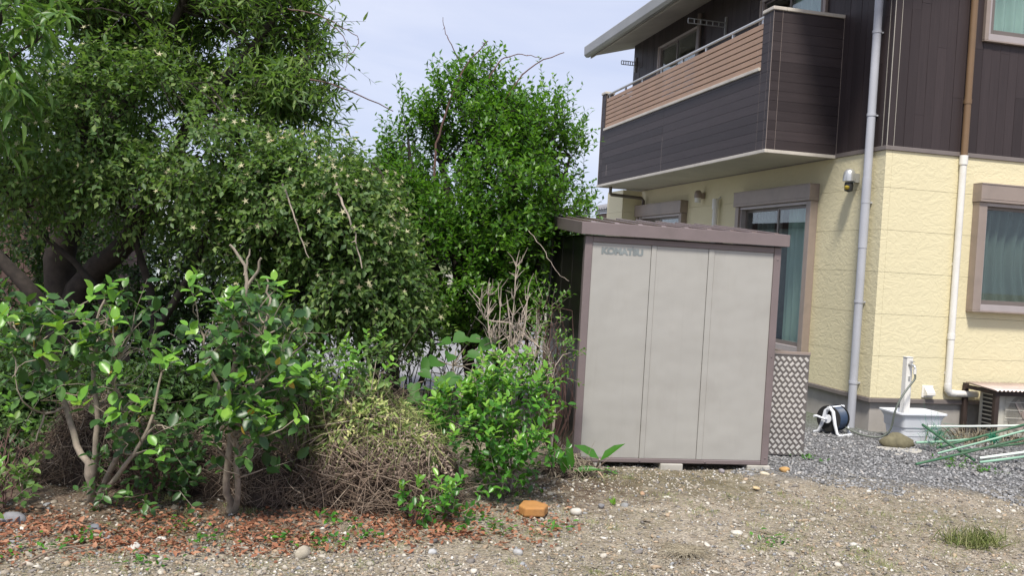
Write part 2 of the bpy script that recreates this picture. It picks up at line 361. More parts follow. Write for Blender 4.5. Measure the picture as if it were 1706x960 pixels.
T_OVAL = (np.array([(0,0,0),(.16,.30,.03),(.16,0,-.02),(.16,-.30,.03),(.40,.50,.04),(.40,0,-.05),(.40,-.50,.04),(.68,.43,.01),(.68,0,-.07),(.68,-.43,.01),(.88,.20,-.05),(.88,0,-.09),(.88,-.20,-.05),(1,0,-.15)], float),
          np.array([(0,2,1),(0,3,2),(1,2,4),(2,5,4),(2,3,5),(3,6,5),(4,5,7),(5,8,7),(5,6,8),(6,9,8),(7,8,10),(8,11,10),(8,9,11),(9,12,11),(10,11,13),(11,12,13)]))
T_DIA = (np.array([(0,0,0),(.45,.5,.07),(.45,-.5,.07),(1,0,-.08),(.5,0,-.05)], float), np.array([(0,4,1),(0,2,4),(1,4,3),(4,2,3)]))
T_HEART = (np.array([(0,0,0),(-.12,.25,.02),(.12,.52,.10),(.5,.48,.08),(.8,.2,-.05),(1,0,-.12),(.8,-.2,-.05),(.5,-.48,.08),(.12,-.52,.10),(-.12,-.25,.02),(.45,0,-.12)], float),
           np.array([(0,10,1),(1,10,2),(2,10,3),(3,10,4),(4,10,5),(5,10,6),(6,10,7),(7,10,8),(8,10,9),(9,10,0)]))
_s = []
for i in range(10):
    a = 2*PI*i/10; r = 1 if i % 2 == 0 else .3; _s.append((r*math.cos(a), r*math.sin(a), .12 if i % 2 == 0 else 0))
T_STAR = (np.array(_s+[(0, 0, -.05)], float), np.array([(i, (i+1) % 10, 10) for i in range(10)]))
def leaves(name, pos, axis, nrm, L, Wd, T, mat, parent, smooth=False):
    pos = np.asarray(pos); n = len(pos)
    if n == 0: return
    a, s, u = frames(np.asarray(axis), np.asarray(nrm)); TV, TF = T
    L = np.broadcast_to(L, (n,))[:, None, None]; Wd = np.broadcast_to(Wd, (n,))[:, None, None]
    V = pos[:, None, :] + a[:, None, :]*TV[None, :, 0:1]*L + s[:, None, :]*TV[None, :, 1:2]*Wd + u[:, None, :]*TV[None, :, 2:3]*L
    F = (TF[None] + (np.arange(n)*len(TV))[:, None, None]).reshape(-1, 3)
    V = V.reshape(-1, 3) - np.array(parent.location if parent is not None else (0, 0, 0))
    return mesh_np(name, V, F, mat, parent, smooth)
def unit(v): return v/np.maximum(np.linalg.norm(v, axis=-1, keepdims=True), 1e-9)
def rdir(n): return unit(rng.normal(size=(n, 3)))
def strands(P0, D, L, r, bend, seg=3):      # curved 3-sided twigs as (V, F quads)
    n = len(P0); D = unit(D); side = unit(np.cross(D, rdir(n))); up = np.cross(D, side)
    t = np.linspace(0, 1, seg+1); L = np.broadcast_to(L, (n,)); r = np.broadcast_to(r, (n,)); bend = np.asarray(bend)
    C = P0[:, None, :] + D[:, None, :]*(t[None, :, None]*L[:, None, None]) + bend[:, None, :]*(t**2)[None, :, None]*L[:, None, None]
    rr = r[:, None]*(1-.65*t)[None, :]
    ring = []
    for k in range(3):
        an = 2*PI*k/3; ring.append(C + (side*math.cos(an)+up*math.sin(an))[:, None, :]*rr[:, :, None])
    V = np.stack(ring, 2).reshape(-1, 3); F = []
    for i in range(seg):
        for k in range(3): F.append((i*3+k, i*3+(k+1) % 3, (i+1)*3+(k+1) % 3, (i+1)*3+k))
    F = (np.array(F)[None] + (np.arange(n)*3*(seg+1))[:, None, None]).reshape(-1, 4)
    return V, F, C
def strand_obj(name, P0, D, L, r, bend, mat, parent, seg=3):
    V, F, _ = strands(np.asarray(P0), np.asarray(D), L, r, bend, seg)
    return mesh_np(name, V-np.array(parent.location if parent is not None else (0, 0, 0)), F, mat, parent, True)
def clump(P, f=2.2, ph=0.):
    return (np.sin(P[:, 0]*f*2.1+ph)+np.sin(P[:, 1]*f*1.7+1.3+ph)+np.sin(P[:, 2]*f*2.6+.7+ph)+np.sin((P[:, 0]+P[:, 2])*f*3.9+ph*2)*.7+np.sin((P[:, 2]-P[:, 0])*f*5.3)*.5)/4.2
def blob(px, py, Y, rx, ry, rd): 
    c = at(px, py, Y); s = Y/F_PX; return (np.array(c), np.array((rx*s, rd, ry*s)))
def sample(blobs, n, shell=.5, thr=-.25, f=2.2, ph=0.):
    vol = np.array([np.prod(b[1])**(2/3) for b in blobs]); pr = vol/vol.sum(); P = []; Nn = []; tot = 0
    while tot < n:
        k = rng.choice(len(blobs), n, p=pr); c = np.array([b[0] for b in blobs])[k]; r = np.array([b[1] for b in blobs])[k]
        d = rdir(n); rad = rng.random(n)**(1/3); rad = shell*(.72+.3*rng.random(n))+(1-shell)*rad
        rad = rad*(1+.16*np.sin(d[:, 0]*7+k)+.12*np.sin(d[:, 2]*9+2*k))
        p = c+d*r*rad[:, None]; keep = (clump(p, f, ph) > thr) & (p[:, 2] > G+.05)
        P.append(p[keep]); Nn.append(unit(d/r)[keep]); tot += keep.sum()
        if len(P) > 60: break
    return np.concatenate(P)[:n], np.concatenate(Nn)[:n]
def shoots(bases, dirs, L, nleaf, leafL, leafW, droop=.15, spread=.9, jit=.2):
    n = len(bases); D = unit(dirs); L = np.broadcast_to(L, (n,)); bend = rng.normal(size=(n, 3))*.18; bend[:, 2] -= droop
    p1 = unit(np.cross(D, rdir(n))); p2 = np.cross(D, p1)
    t = (np.arange(nleaf)+.6)/nleaf
    pos = bases[:, None]+D[:, None]*(t[None, :, None]*L[:, None, None])+bend[:, None]*(t**2)[None, :, None]*L[:, None, None]
    an = np.arange(nleaf)*2.4+rng.random((n, 1))*6.28
    ax = (p1[:, None]*np.cos(an)[..., None]+p2[:, None]*np.sin(an)[..., None])*spread + D[:, None]*(.35+.5*t[None, :, None]) + rng.normal(size=(n, nleaf, 3))*jit
    ax[..., 2] -= droop; ax = ax.reshape(-1, 3); pos = pos.reshape(-1, 3)
    nr = np.tile((0, 0, 1.), (len(pos), 1))+rng.normal(size=(len(pos), 3))*.45+np.repeat(D, nleaf, 0)*.5
    sc_ = .65+.55*rng.random(len(pos))
    return pos, ax, nr, leafL*sc_, leafW*sc_, bend
def limbs_to(mb, nodes, targets, r0, r1, k=5, seg=4, wob=.12):
    nodes = np.array(nodes)
    for tgt in targets:
        d = np.linalg.norm(nodes-tgt, axis=1)+.6*np.maximum(0, nodes[:, 2]-tgt[2]+.1)
        a = nodes[np.argmin(d)]; v = tgt-a; ln = np.linalg.norm(v)
        off = rng.normal(size=3)*ln*wob; off[2] += ln*.08
        pts = [a+v*t+off*math.sin(PI*t) for t in np.linspace(0, 1, seg+1)]
        mb.tube(pts, [r0*(1-t)+r1*t for t in np.linspace(0, 1, seg+1)], k, cap=False)
def stempath(mb, pts, r0, r1, k=7, jit=.0, dens=3):
    """smooth path through pts, returns nodes"""
    pts = [np.array(p, float) for p in pts]; out_ = []
    for i in range(len(pts)-1):
        p0 = pts[max(i-1, 0)]; p1 = pts[i]; p2 = pts[i+1]; p3 = pts[min(i+2, len(pts)-1)]
        for j in range(dens):
            t = j/dens; out_.append(.5*((2*p1)+(-p0+p2)*t+(2*p0-5*p1+4*p2-p3)*t*t+(-p0+3*p1-3*p2+p3)*t**3)+rng.normal(size=3)*jit)
    out_.append(pts[-1]); n = len(out_)
    mb.tube(out_, [r0+(r1-r0)*i/(n-1) for i in range(n)], k)
    return out_
def crown_plant(root, blobs, n, nleaf, shL, lL, lW, T, mat, up=.35, out_w=.7, shell=.5, thr=-.25, droop=.15, f=2.2, ph=0., twigmat=None, twigr=.003, smooth=False, nodes=None, nlimb=0, limbr=(.012, .004), barkmb=None, name='foliage', spread=.9):
    P, Nn = sample(blobs, n, shell, thr, f, ph)
    D = Nn*out_w+np.array((0, 0, up))+rng.normal(size=(len(P), 3))*.4
    L = shL*(.6+.8*rng.random(len(P)))
    pos, ax, nr, ll, lw, bend = shoots(P, D, L, nleaf, lL, lW, droop, spread)
    ok = pos[:, 2] > G+.02
    leaves(name, pos[ok], ax[ok], nr[ok], ll[ok], lw[ok], T, mat, root, smooth)
    if twigmat: strand_obj('twigs', P, D, L, twigr, bend, twigmat, root, 3)
    if nodes is not None and nlimb and barkmb is not None:
        idx = rng.choice(len(P), min(nlimb, len(P)), replace=False); limbs_to(barkmb, nodes, P[idx], *limbr)
    return P, Nn
def wl(root, *pp):                          # list of world points -> parent's space
    return [np.array(p)-np.array(root.location) for p in pp]

# ================================================================== HOUSE (local: u along the right facade, v along the left facade, z up)
HC = (3.9197, 10.0133, 0); HYAW = .2319
house = thing('house', 'two storey house with dark brown boards above cream stucco and a long balcony', 'house', HC, HYAW)
def cutrects(rect, holes):
    out_ = [rect]
    for (h0, h1, k0, k1) in holes:
        nx = []
        for (a0, a1, c0, c1) in out_:
            if h1 <= a0 or h0 >= a1 or k1 <= c0 or k0 >= c1: nx.append((a0, a1, c0, c1)); continue
            if h0 > a0: nx.append((a0, h0, c0, c1))
            if h1 < a1: nx.append((h1, a1, c0, c1))
            m0, m1 = max(a0, h0), min(a1, h1)
            if k0 > c0: nx.append((m0, m1, c0, k0))
            if k1 < c1: nx.append((m0, m1, k1, c1))
        out_ = nx
    return [r for r in out_ if r[1]-r[0] > .003 and r[3]-r[2] > .003]
Z0, ZB, ZT = .317, 3.01, 5.95
UE, VE = 8.2, 8.04                           # extents
L1H = [(1.40, 3.16, .72, 2.50), (5.3, 7.1, .72, 2.48)]         # holes on the left facade (v, z)
L2H = [(1.40, 2.96, 3.2, 5.30), (5.08, 6.66, 4.45, 5.48)]
R1H = [(1.28, 3.0, 1.40, 2.50)]; R2H = [(1.15, 2.75, 4.36, 5.4)]
TH = .05
wall = MB()
def wboxL(mb, v0, v1, z0, z1, o=0.): mb.box(-o, TH-o, v0, v1, z0, z1)
def wboxR(mb, u0, u1, z0, z1, o=0.): mb.box(u0, u1, -o, TH-o, z0, z1)
for k in range(6):
    z0 = Z0+.455*k+.0015; z1 = min(Z0+.455*(k+1)-.0015, ZB-.02)
    for (a, b_) in ((TH+.001, 4.9985), (5.0015, 7.2)):
        for r in cutrects((a, b_, z0, z1), L1H): wboxL(wall, *r)
    for (a, b_) in ((.0, .0785), (.0805, 3.03), (3.033, UE)):
        for r in cutrects((a, b_, z0, z1), R1H): wboxR(wall, *r)
    # projecting bay at the far end of the left facade
    wall.box(-.36, 0, 7.2, 7.25, z0, z1); wall.box(-.36, -.31, 7.251, VE, z0, z1)
lw_ = wall.build('lower_wall', MT['stucco'], house)
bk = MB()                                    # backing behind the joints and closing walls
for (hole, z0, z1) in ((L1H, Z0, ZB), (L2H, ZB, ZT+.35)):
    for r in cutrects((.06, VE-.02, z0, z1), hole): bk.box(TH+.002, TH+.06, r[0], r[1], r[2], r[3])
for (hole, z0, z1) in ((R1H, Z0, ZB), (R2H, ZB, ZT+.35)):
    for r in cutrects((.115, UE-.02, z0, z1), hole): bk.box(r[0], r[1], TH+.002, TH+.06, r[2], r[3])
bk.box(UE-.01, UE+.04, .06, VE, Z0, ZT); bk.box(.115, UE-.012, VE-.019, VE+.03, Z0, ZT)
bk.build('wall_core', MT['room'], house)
up = MB()
def vboards(a0, a1, z0, z1, holes, fn, seed):
    rg = random.Random(seed); x = a0
    while x < a1-.01:
        w_ = min(.114, a1-x); cuts = [z0]; z = z0 + rg.uniform(.3, 1.9)
        while z < z1-.2: cuts.append(z); z += rg.choice((.9, 1.2, 1.5, 1.9))
        cuts.append(z1)
        for i in range(len(cuts)-1):
            for r in cutrects((x+.0012, x+w_-.0012, cuts[i]+.001, cuts[i+1]-.001), holes): fn(up, *r, o=rg.choice((0, .0015, .003)))
        x += w_
vboards(TH+.006, VE, ZB+.03, ZT+.3, L2H, wboxL, 1); vboards(.085, UE, ZB+.03, ZT+.3, R2H, wboxR, 2)
wboxR(up, .0, .083, ZB+.03, ZT+.3)
up.build('upper_wall', MT['vboard'], house)
t = MB()
for bb in ((.080, .084, -.0045, .0), (-.0045, .0, .079, .083), (-.003, .003, -.003, .003)): t = MB(); t.box(*bb, ZB+.03, ZT); t.build('corner_seam', MT['soffit'], house)
t = MB(); t.box(-.018, .03, -.018, VE, ZB-.018, ZB+.028); t.box(.031, UE, -.018, .03, ZB-.018, ZB+.028)
t.build('belt_flashing', MT['flash'], house, bevel=.004)
t = MB(); t.box(-.022, .02, -.022, 7.2, Z0-.05, Z0-.002); t.box(.021, UE, -.022, .02, Z0-.05, Z0-.002); t.box(-.38, -.02, 7.18, 7.22, Z0-.05, Z0-.002); t.box(-.38, -.34, 7.221, VE, Z0-.05, Z0-.002)
t.build('base_flashing', MT['flash'], house, bevel=.006)
t = MB(); t.box(.025, UE, .025, .16, G-.2, Z0-.03); t.box(.025, .16, .161, VE, G-.2, Z0-.03); t.box(-.335, .02, 7.235, VE, G-.2, Z0-.03)
t.box(.16, UE, VE-.15, VE, G-.2, Z0-.03)
t.build('foundation', MT['concrete'], house)
# roof: gable slab, eave on the left side
rf = MB(); zs = 5.58
def roofpt(u, v, dz=0): return (u, v, zs+.34*(u+.75)/.75*.62+dz if u <= 4.1 else zs+.34*(7.45+1.5-u-.0)/.75*.62+dz)
for (ua, ub) in ((-.75, 4.1), (4.1, 8.95)):
    q = [roofpt(ua, -.65), roofpt(ub, -.65), roofpt(ub, 8.38), roofpt(ua, 8.38)]
    rf.add([(*p[:2], p[2]+.17) for p in q]+[(*p[:2], p[2]+.06) for p in q], [(0,1,2,3),(7,6,5,4),(0,4,5,1),(1,5,6,2),(2,6,7,3),(3,7,4,0)])
roof = rf.build('roof', MT['rooftile'], house)
sf = MB()
q = [roofpt(-.74, -.64), roofpt(4.1, -.64), roofpt(4.1, 8.37), roofpt(-.74, 8.37)]
sf.add([(*p[:2], p[2]+.055) for p in q]+[(*p[:2], p[2]+.02) for p in q], [(0,1,2,3),(7,6,5,4),(0,4,5,1),(1,5,6,2),(2,6,7,3),(3,7,4,0)])
sf.box(-.765, -.742, -.64, 8.37, zs-.02, zs+.17)
sf.build('soffit', MT['soffit'], roof)
gt = MB(); prof = [(-.775, zs+.19), (-.775, zs+.02), (-.80, zs-.015), (-.86, zs-.02), (-.90, zs+.02), (-.905, zs+.17), (-.895, zs+.19)]
gt.prism(prof, lambda p, a: (p[0], a, p[1]), -.62, 8.36); 
gt.build('gutter', MT['gutter'], roof, bevel=.006)
# balcony
bal = None
BU, BV0, BV1, BZ0, BZT, BZM = -.896, .972, 7.037, 3.005, 4.65, 3.985
ff = MB(); ff.box(BU, BU+.012, BV0, BV1, BZ0+.02, BZM-.02); ff.box(BU+.012, -.001, BV0, BV0+.012, BZ0+.03, BZT-.05)
wallcore = ff
n_ = int(round((BZT-.05-BZ0-.02)/.1128))
fr = MB(); sd_ = MB()
rg = random.Random(4)
for k in range(n_+1):
    z0 = BZ0+.02+.1128*k+.0015; z1 = z0+.1098
    if z1 > BZT-.03: z1 = BZT-.03
    if z1 <= z0: continue
    segs = [(BV0, BV0+.062), (BV0+.064, BV0+.222)]
    if z0 < BZM-.03:
        zz = min(z1, BZM-.01)
        segs2 = [(BV0+.224, 4.115), (4.12, BV1-.18)]
        for a, c in segs2: fr.box(BU-.012, BU, a, c, z0, zz)
    for a, c in segs: fr.box(BU-.012, BU, a, c, z0, z1)
    fr.box(BU-.012, BU, BV1-.177, BV1, z0, z1)
    for a, c in ((BU-.011, BU+.10), (BU+.104, -.002)): sd_.box(a, c, BV0-.012, BV0, z0, z1)
balcony = fr.build('balcony', MT['hboard'], house)
sd_.build('side_boards', MT['hboardx'], balcony)
pl = MB()                                   # solid parapet behind the boards
pl.box(BU+.001, BU+.13, BV0+.001, BV0+.22, BZ0+.021, BZT-.031); pl.box(BU+.001, BU+.13, BV1-.18, BV1-.001, BZ0+.021, BZT-.031)
pl.box(BU+.001, BU+.13, BV0+.221, BV1-.181, BZ0+.021, BZM-.021); pl.box(BU+.131, -.004, BV0+.001, BV0+.12, BZ0+.021, BZT-.031)
pl.box(BU+.131, -.004, BV1-.12, BV1-.001, BZ0+.021, BZT-.031)
pl.build('parapet', MT['bronze_d'], balcony)
sm = MB(); sm.box(BU+.1005, BU+.1035, BV0-.0125, BV0, BZ0+.02, BZT-.03); sm.box(BU-.0125, BU, BV0+.0622, BV0+.0638, BZ0+.02, BZT-.03); sm.box(BU-.0135, BU-.009, BV0-.0135, BV0-.009, BZ0+.02, BZT-.03)
sm.box(BU-.0125, BU, BV0+.2225, BV0+.2237, BZ0+.02, BZM-.03); sm.box(-.006, .004, BV0-.02, BV0-.012, BZ0+.02, BZT-.03); sm.box(BU-.0125, BU, 4.1155, 4.1195, BZ0+.02, BZM-.45)
sm.box(BU-.0128, BU-.0122, 6.60, 6.61, BZ0+.16, BZ0+.34); sm.box(BU-.016, BU-.004, BV1, BV1+.006, BZ0+.02, BZT-.03)
sm.split('seam', MT['bronze'], balcony)
cp = MB(); cp.box(BU-.03, BU+.15, BV0-.03, BV0+.235, BZT-.03, BZT+.012); cp.box(BU+.151, -.001, BV0-.03, BV0+.14, BZT-.03, BZT+.012); cp.box(BU-.03, BU+.15, BV1-.2, BV1+.03, BZT-.03, BZT+.012)
cp.split('cap', MT['beige'], balcony, bevel=.008)
cp = MB(); cp.box(BU-.035, BU+.14, BV0+.236, BV1-.19, BZM-.02, BZM+.02); cp.build('ledge', MT['beige'], balcony, bevel=.005)
cp = MB(); cp.box(BU-.03, BU+.01, BV0-.03, BV1+.02, BZ0-.02, BZ0+.019); cp.box(BU+.011, -.001, BV0-.03, BV0+.01, BZ0-.02, BZ0+.019); cp.box(BU+.011, -.001, BV1-.01, BV1+.02, BZ0-.02, BZ0+.019)
cp.build('bottom_trim', MT['beige'], balcony, bevel=.004)
cp = MB(); cp.box(BU+.011, -.002, BV0+.011, BV1-.011, BZ0-.005, BZ0+.02); cp.build('balcony_soffit', MT['soffit'], balcony)
nsl = 7; zsl0, zsl1 = BZM+.03, BZT-.11; pitch_ = (zsl1-zsl0)/nsl
for k in range(nsl):
    s_ = MB(); z0 = zsl0+k*pitch_
    s_.box(BU+.0, BU+.022, BV0+.24, 4.113, z0, z0+pitch_-.014); s_.box(BU, BU+.022, 4.12, BV1-.2, z0, z0+pitch_-.014)
    s_.build('slat', MT['slat'], balcony, bevel=.002)
rl = MB(); rl.tube([(BU+.03, BV0+.236, BZT-.045), (BU+.03, BV1-.2, BZT-.045)], .02, 10); rl.build('rail', MT['alu'], balcony, smooth=True)
for v in np.linspace(BV0+.3, BV1-.28, 8):
    p = MB(); p.box(BU+.023, BU+.053, v, v+.03, BZM+.022, BZT-.06); p.build('rail_post', MT['alu'], balcony, bevel=.002)
pp = MB(); pp.tube([(-.72, 6.86, BZ0-.005), (-.72, 6.86, 2.88), (-.70, 6.87, 2.86), (-.10, 6.93, 2.84), (-.06, 6.94, 2.80), (-.06, 6.95, -.02)], .03, 8)
pp.build('drain_pipe', MT['bronze_d'], balcony, smooth=True)
# windows
def window(side, a0, a1, z0, z1, box=True, dep=.13, mullion=None, boxh=.2, fr_w=.1, frost=False, room=True):
    """side L or R; a0..a1 outer frame, z0..z1 outer frame incl. shutter box"""
    if side == 'L': bx = lambda mb, a, b_, o0, o1, c, d: mb.box(-o1, -o0, a, b_, c, d)
    else: bx = lambda mb, a, b_, o0, o1, c, d: mb.box(a, b_, -o1, -o0, c, d)
    zt = z1-boxh if box else z1
    f = MB(); f2 = MB()
    for (a, b_) in ((a0, a0+fr_w), (a1-fr_w, a1)):
        bx(f, a, b_, .001, dep*.78, z0, zt-.002)
        ia, ib = (b_+.001, b_+.03) if a == a0 else (a-.03, a-.001)
        bx(f2, ia, ib, -.04, dep*.55, z0+.072, zt-.042)
    bx(f2, a0+fr_w+.001, a1-fr_w-.001, -.04, dep*.7, z0, z0+.07); bx(f2, a0+fr_w+.001, a1-fr_w-.001, -.04, dep*.62, zt-.04, zt-.002)
    bx(f, a0, a1, .001, dep*.8, z0-.016, z0-.0005)
    wn = f.build('window', MT['bronze'], house, bevel=.004); f2.build('inner_frame', MT['mauve'], wn, bevel=.003)
    if box:
        s_ = MB(); bx(s_, a0-.012, a1+.012, .001, dep, z1-boxh, z1); bx(s_, a0-.012, a1+.012, .001, dep+.006, z1-.012, z1+.004)
        bx(s_, a0-.013, a1+.013, .002, dep+.004, z1-boxh+.03, z1-boxh+.036)
        s_.build('shutter_box', MT['bronze'], wn, bevel=.005)
    sash = MB(); i0, i1, k0, k1 = a0+fr_w+.03, a1-fr_w-.03, z0+.072, zt-.042
    mid = mullion if mullion else (i0+i1)/2
    for (a, b_, o) in ((i0, mid+.02, .02), (mid-.02, i1, -.015)):
        bx(sash, a, a+.035, o-.012, o+.012, k0, k1); bx(sash, b_-.035, b_, o-.012, o+.012, k0, k1)
        bx(sash, a+.036, b_-.036, o-.012, o+.012, k0, k0+.045); bx(sash, a+.036, b_-.036, o-.012, o+.012, k1-.035, k1)
        g = MB(); bx(g, a+.034, b_-.034, o-.003, o+.003, k0+.043, k1-.033); g.build('glass', MT['glass'], wn)
    sash.build('sash', MT['bronze_d'], wn, bevel=.002)
    if room:
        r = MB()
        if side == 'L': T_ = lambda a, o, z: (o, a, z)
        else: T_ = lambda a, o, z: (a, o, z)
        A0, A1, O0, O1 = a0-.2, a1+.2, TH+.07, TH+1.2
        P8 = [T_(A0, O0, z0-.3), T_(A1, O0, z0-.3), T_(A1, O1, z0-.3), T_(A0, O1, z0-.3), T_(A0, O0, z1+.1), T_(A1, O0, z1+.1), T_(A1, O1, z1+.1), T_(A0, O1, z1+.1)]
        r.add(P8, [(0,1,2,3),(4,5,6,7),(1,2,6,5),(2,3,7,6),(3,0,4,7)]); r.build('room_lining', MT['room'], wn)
    return wn
window('L', 1.27, 3.24, .65, 2.71, mullion=2.15)
window('L', 5.12, 7.17, .65, 2.71, boxh=.2)
window('L', 1.34, 3.02, 3.12, 5.36, box=False, dep=.05, fr_w=.05)
window('L', 5.02, 6.74, 4.42, 5.51, box=False, dep=.05, fr_w=.05)
window('R', 1.12, 3.16, 1.32, 2.71, dep=.14)
window('R', 1.085, 2.85, 4.28, 5.46, box=False, dep=.06, fr_w=.05)
def curtain(side, a0, a1, z0, z1, label, gather=0, o=.085, mat='curtain'):
    V = []; Fc = []; n = int((a1-a0)/.012); m = 14
    for j in range(m+1):
        for i in range(n+1):
            a = a0+(a1-a0)*i/n; fz = j/m
            pinch = 1-gather*math.sin(PI*min(1, fz*1.1))*.45
            aa = a0+(a-a0)*pinch if gather >= 0 else a1-(a1-a)*(1+gather*math.sin(PI*min(1, fz*1.1))*.45)
            d = o+.028*math.sin(a*48+.8*math.sin(a*9))+.01*math.sin(a*19+fz*2)
            z = z0+(z1-z0)*fz; V.append((d, aa, z) if side == 'L' else (aa, d, z))
    for j in range(m):
        for i in range(n): q = j*(n+1)+i; Fc.append((q, q+1, q+n+2, q+n+1))
    Mh = Matrix.Translation(HC) @ Matrix.Rotation(HYAW, 4, 'Z')
    b_ = MB(); b_.add([Mh @ Vector(v) for v in V], Fc); ob = b_.build('curtain', MT[mat], smooth=True); tag(ob, label, 'curtain')
curtain('L', 1.42, 2.05, .72, 2.46, 'pale green curtain behind the tall sliding window beside the storage shed')
curtain('L', 2.42, 2.9, .72, 2.46, 'dark green gathered curtain further back in the tall sliding window beside the shed', mat='curtain_d')
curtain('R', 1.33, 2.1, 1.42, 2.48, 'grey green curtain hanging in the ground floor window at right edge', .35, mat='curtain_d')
curtain('R', 1.18, 2.7, 4.3, 5.42, 'pale blue green curtain in the upstairs window at top right')
curtain('L', 1.42, 2.3, 3.2, 5.3, 'pale curtain behind the balcony door at the top of the picture')
# pipes, lamps, vent
Mh = Matrix.Translation(HC) @ Matrix.Rotation(HYAW, 4, 'Z')
d = MB(); d.tube([(-.075, .2, ZT-.4), (-.075, .2, G-.02)], .045, 16); dp = d.build('downpipe', MT['pipe_grey'], house, smooth=True)
for z in (4.27, 3.37, 2.37+.05, 1.33, .44):
    c_ = MB(); c_.tube([(-.075, .2, z), (-.075, .2, z+.028)], .051, 16); c_.box(-.03, -.001, .185, .215, z+.004, z+.02); c_.build('pipe_clip', MT['pipe_grey'], dp, smooth=True)
c_ = MB(); c_.tube([(-.075, .2, 2.70), (-.075, .2, 1.93)], .0485, 16); c_.build('pipe_sleeve', MT['pipe_grey'], dp, smooth=True)
d = MB(); d.tube([(.925, -.05, ZT-.2), (.925, -.05, 2.99)], .037, 14); dp = d.build('brown_pipe', MT['pipe_brown'], house, smooth=True)
c_ = MB(); c_.tube([(.925, -.05, 3.56), (.925, -.05, 3.61)], .042, 14); c_.box(.905, .945, -.02, -.001, 3.565, 3.605); c_.build('pipe_clip', MT['pipe_brown'], dp, smooth=True)
d = MB(); d.tube([(.925, -.05, 2.985), (.925, -.05, .47), (.93, -.05, .43), (.955, -.05, .40), (1.0, -.05, .392), (1.3, -.05, .392)], .036, 14); dp = d.build('white_pipe', MT['pipe_white'], house, smooth=True)
for pth, rr0 in (([(.925, -.05, 2.90), (.925, -.05, 3.0)], .044), ([(.925, -.05, .99), (.925, -.05, 1.05)], .041), ([(.925, -.05, .50), (.925, -.05, .47), (.93, -.05, .43), (.955, -.05, .40), (1.02, -.05, .392)], .0405)):
    c_ = MB(); c_.tube(pth, rr0, 14); c_.build('pipe_socket', MT['pipe_white'], dp, smooth=True)
c_ = MB(); c_.box(.905, .945, -.02, -.001, 1.8, 1.83); c_.box(.905, .945, -.02, -.001, .6, .63); c_.build('pipe_brackets', MT['pipe_white'], dp)
d = MB(); d.tube([(-.07, 3.95, 2.66), (-.07, 3.95, .3), (-.07, 3.95, 0)], .038, 12); d.tube([(-.07, 3.95, 2.52), (-.07, 3.95, 2.67)], .05, 12); d.tube([(-.07, 3.95, 2.64), (.0, 3.93, 2.70)], .012, 8)
d.build('vent_pipe', MT['pipe_white'], house, smooth=True)
d = MB(); d.tube([(-.06, 4.95, ZT-.3), (-.06, 4.95, 3.1)], .04, 12); d.build('balcony_pipe', MT['bronze_d'], house, smooth=True)
v_ = MB(); v_.prism([(-.001, .455), (-.02, .455), (-.075, .395), (-.075, .365), (-.001, .345)], lambda p, a: (a, p[0], p[1]), .655, .76)
v_.box(.635, .775, -.012, -.001, .335, .47); v_.build('vent_hood', MT['pipe_white'], house, bevel=.004)
def walllamp(v, z, s, bulb):
    body = MB(); prof = [(.0, .12), (.02, .119), (.045, .108), (.06, .085), (.067, .05), (.07, .0), (.07, -.02), (.055, -.02)]
    M = Matrix.Translation((-.1, v, z)) @ Matrix.Scale(s, 4)
    body.lathe(prof, M, 20); body.box(-.06, -.001, v-.05*s, v+.05*s, z-.03*s, z+.07*s)
    o = body.build('wall_lamp', MT['alu' if bulb else 'bronze'], house, smooth=True)
    if bulb:
        c = MB(); c.lathe([(.012, -.14), (.045, -.125), (.05, -.07), (.045, -.03)], M, 16); c.build('sensor_head', MT['black'], o, smooth=True)
        c = MB(); c.lathe([(.01, -.118), (.028, -.105), (.03, -.08), (.01, -.07)], Matrix.Translation((-.135, v-.02, z)) @ Matrix.Scale(s, 4), 14); c.build('lens', MT['lf_yel'], o, smooth=True)
    else:
        c = MB(); c.lathe([(.0, -.1), (.055, -.1), (.06, -.02)], M, 16); c.build('lamp_glass', MT['pipe_white'], o, smooth=True)
walllamp(.5, 2.70, 1.0, True); walllamp(4.52, 2.73, .85, False)
def dryer(v, ln, z):
    a = MB(); a.box(-.03, -.001, v-.02, v+.02, z-.16, z+.12)
    def arm(u0, u1, h):
        a.box(u0, u1, v-.008, v+.008, z+h-.012, z+h); a.box(u0, u1, v-.008, v+.008, z-h, z-h+.012)
        n = 6
        for i in range(n+1):
            u = u0+(u1-u0)*i/n; a.box(u-.006, u+.006, v-.0075, v+.0075, z-h+.012, z+h-.012)
    arm(-ln, -.03, .04); o = a.build('drying_arm', MT['gutter'], house)
dryer(4.1, .62, 5.28); dryer(7.9, .3, 5.44)

# ================================================================== SHED
SY = .1716; SP = (.5579, 7.3536, 0); SW, SD = 1.6566, 1.30
shed = thing('storage_shed', 'greige and mauve brown steel storage shed standing on concrete blocks', 'shed', SP, SY)
HF, HB = 1.80, 1.93
f = MB(); pw = .062
f.box(0, pw, 0, pw, .001, HF); f.box(SW-pw, SW, 0, pw, .001, HF); f.box(0, pw, SD-pw, SD, .001, HB-.02); f.box(SW-pw, SW, SD-pw, SD, .001, HB-.02)
f.box(pw, SW-pw, 0.002, pw, .0, .035); f.box(pw, SW-pw, .002, pw, 1.752, HF); f.box(.002, pw, pw, SD-pw, .001, .05); f.box(SW-pw, SW-.002, pw, SD-pw, .001, .05)
f.box(pw, SW-pw, SD-pw, SD-.002, .001, .05)
f.build('frame', MT['shed_frame'], shed, bevel=.006)
xs = [(pw+.001, .548), (.550, .592), (.594, 1.032), (1.034, 1.082), (1.084, SW-pw-.001)]
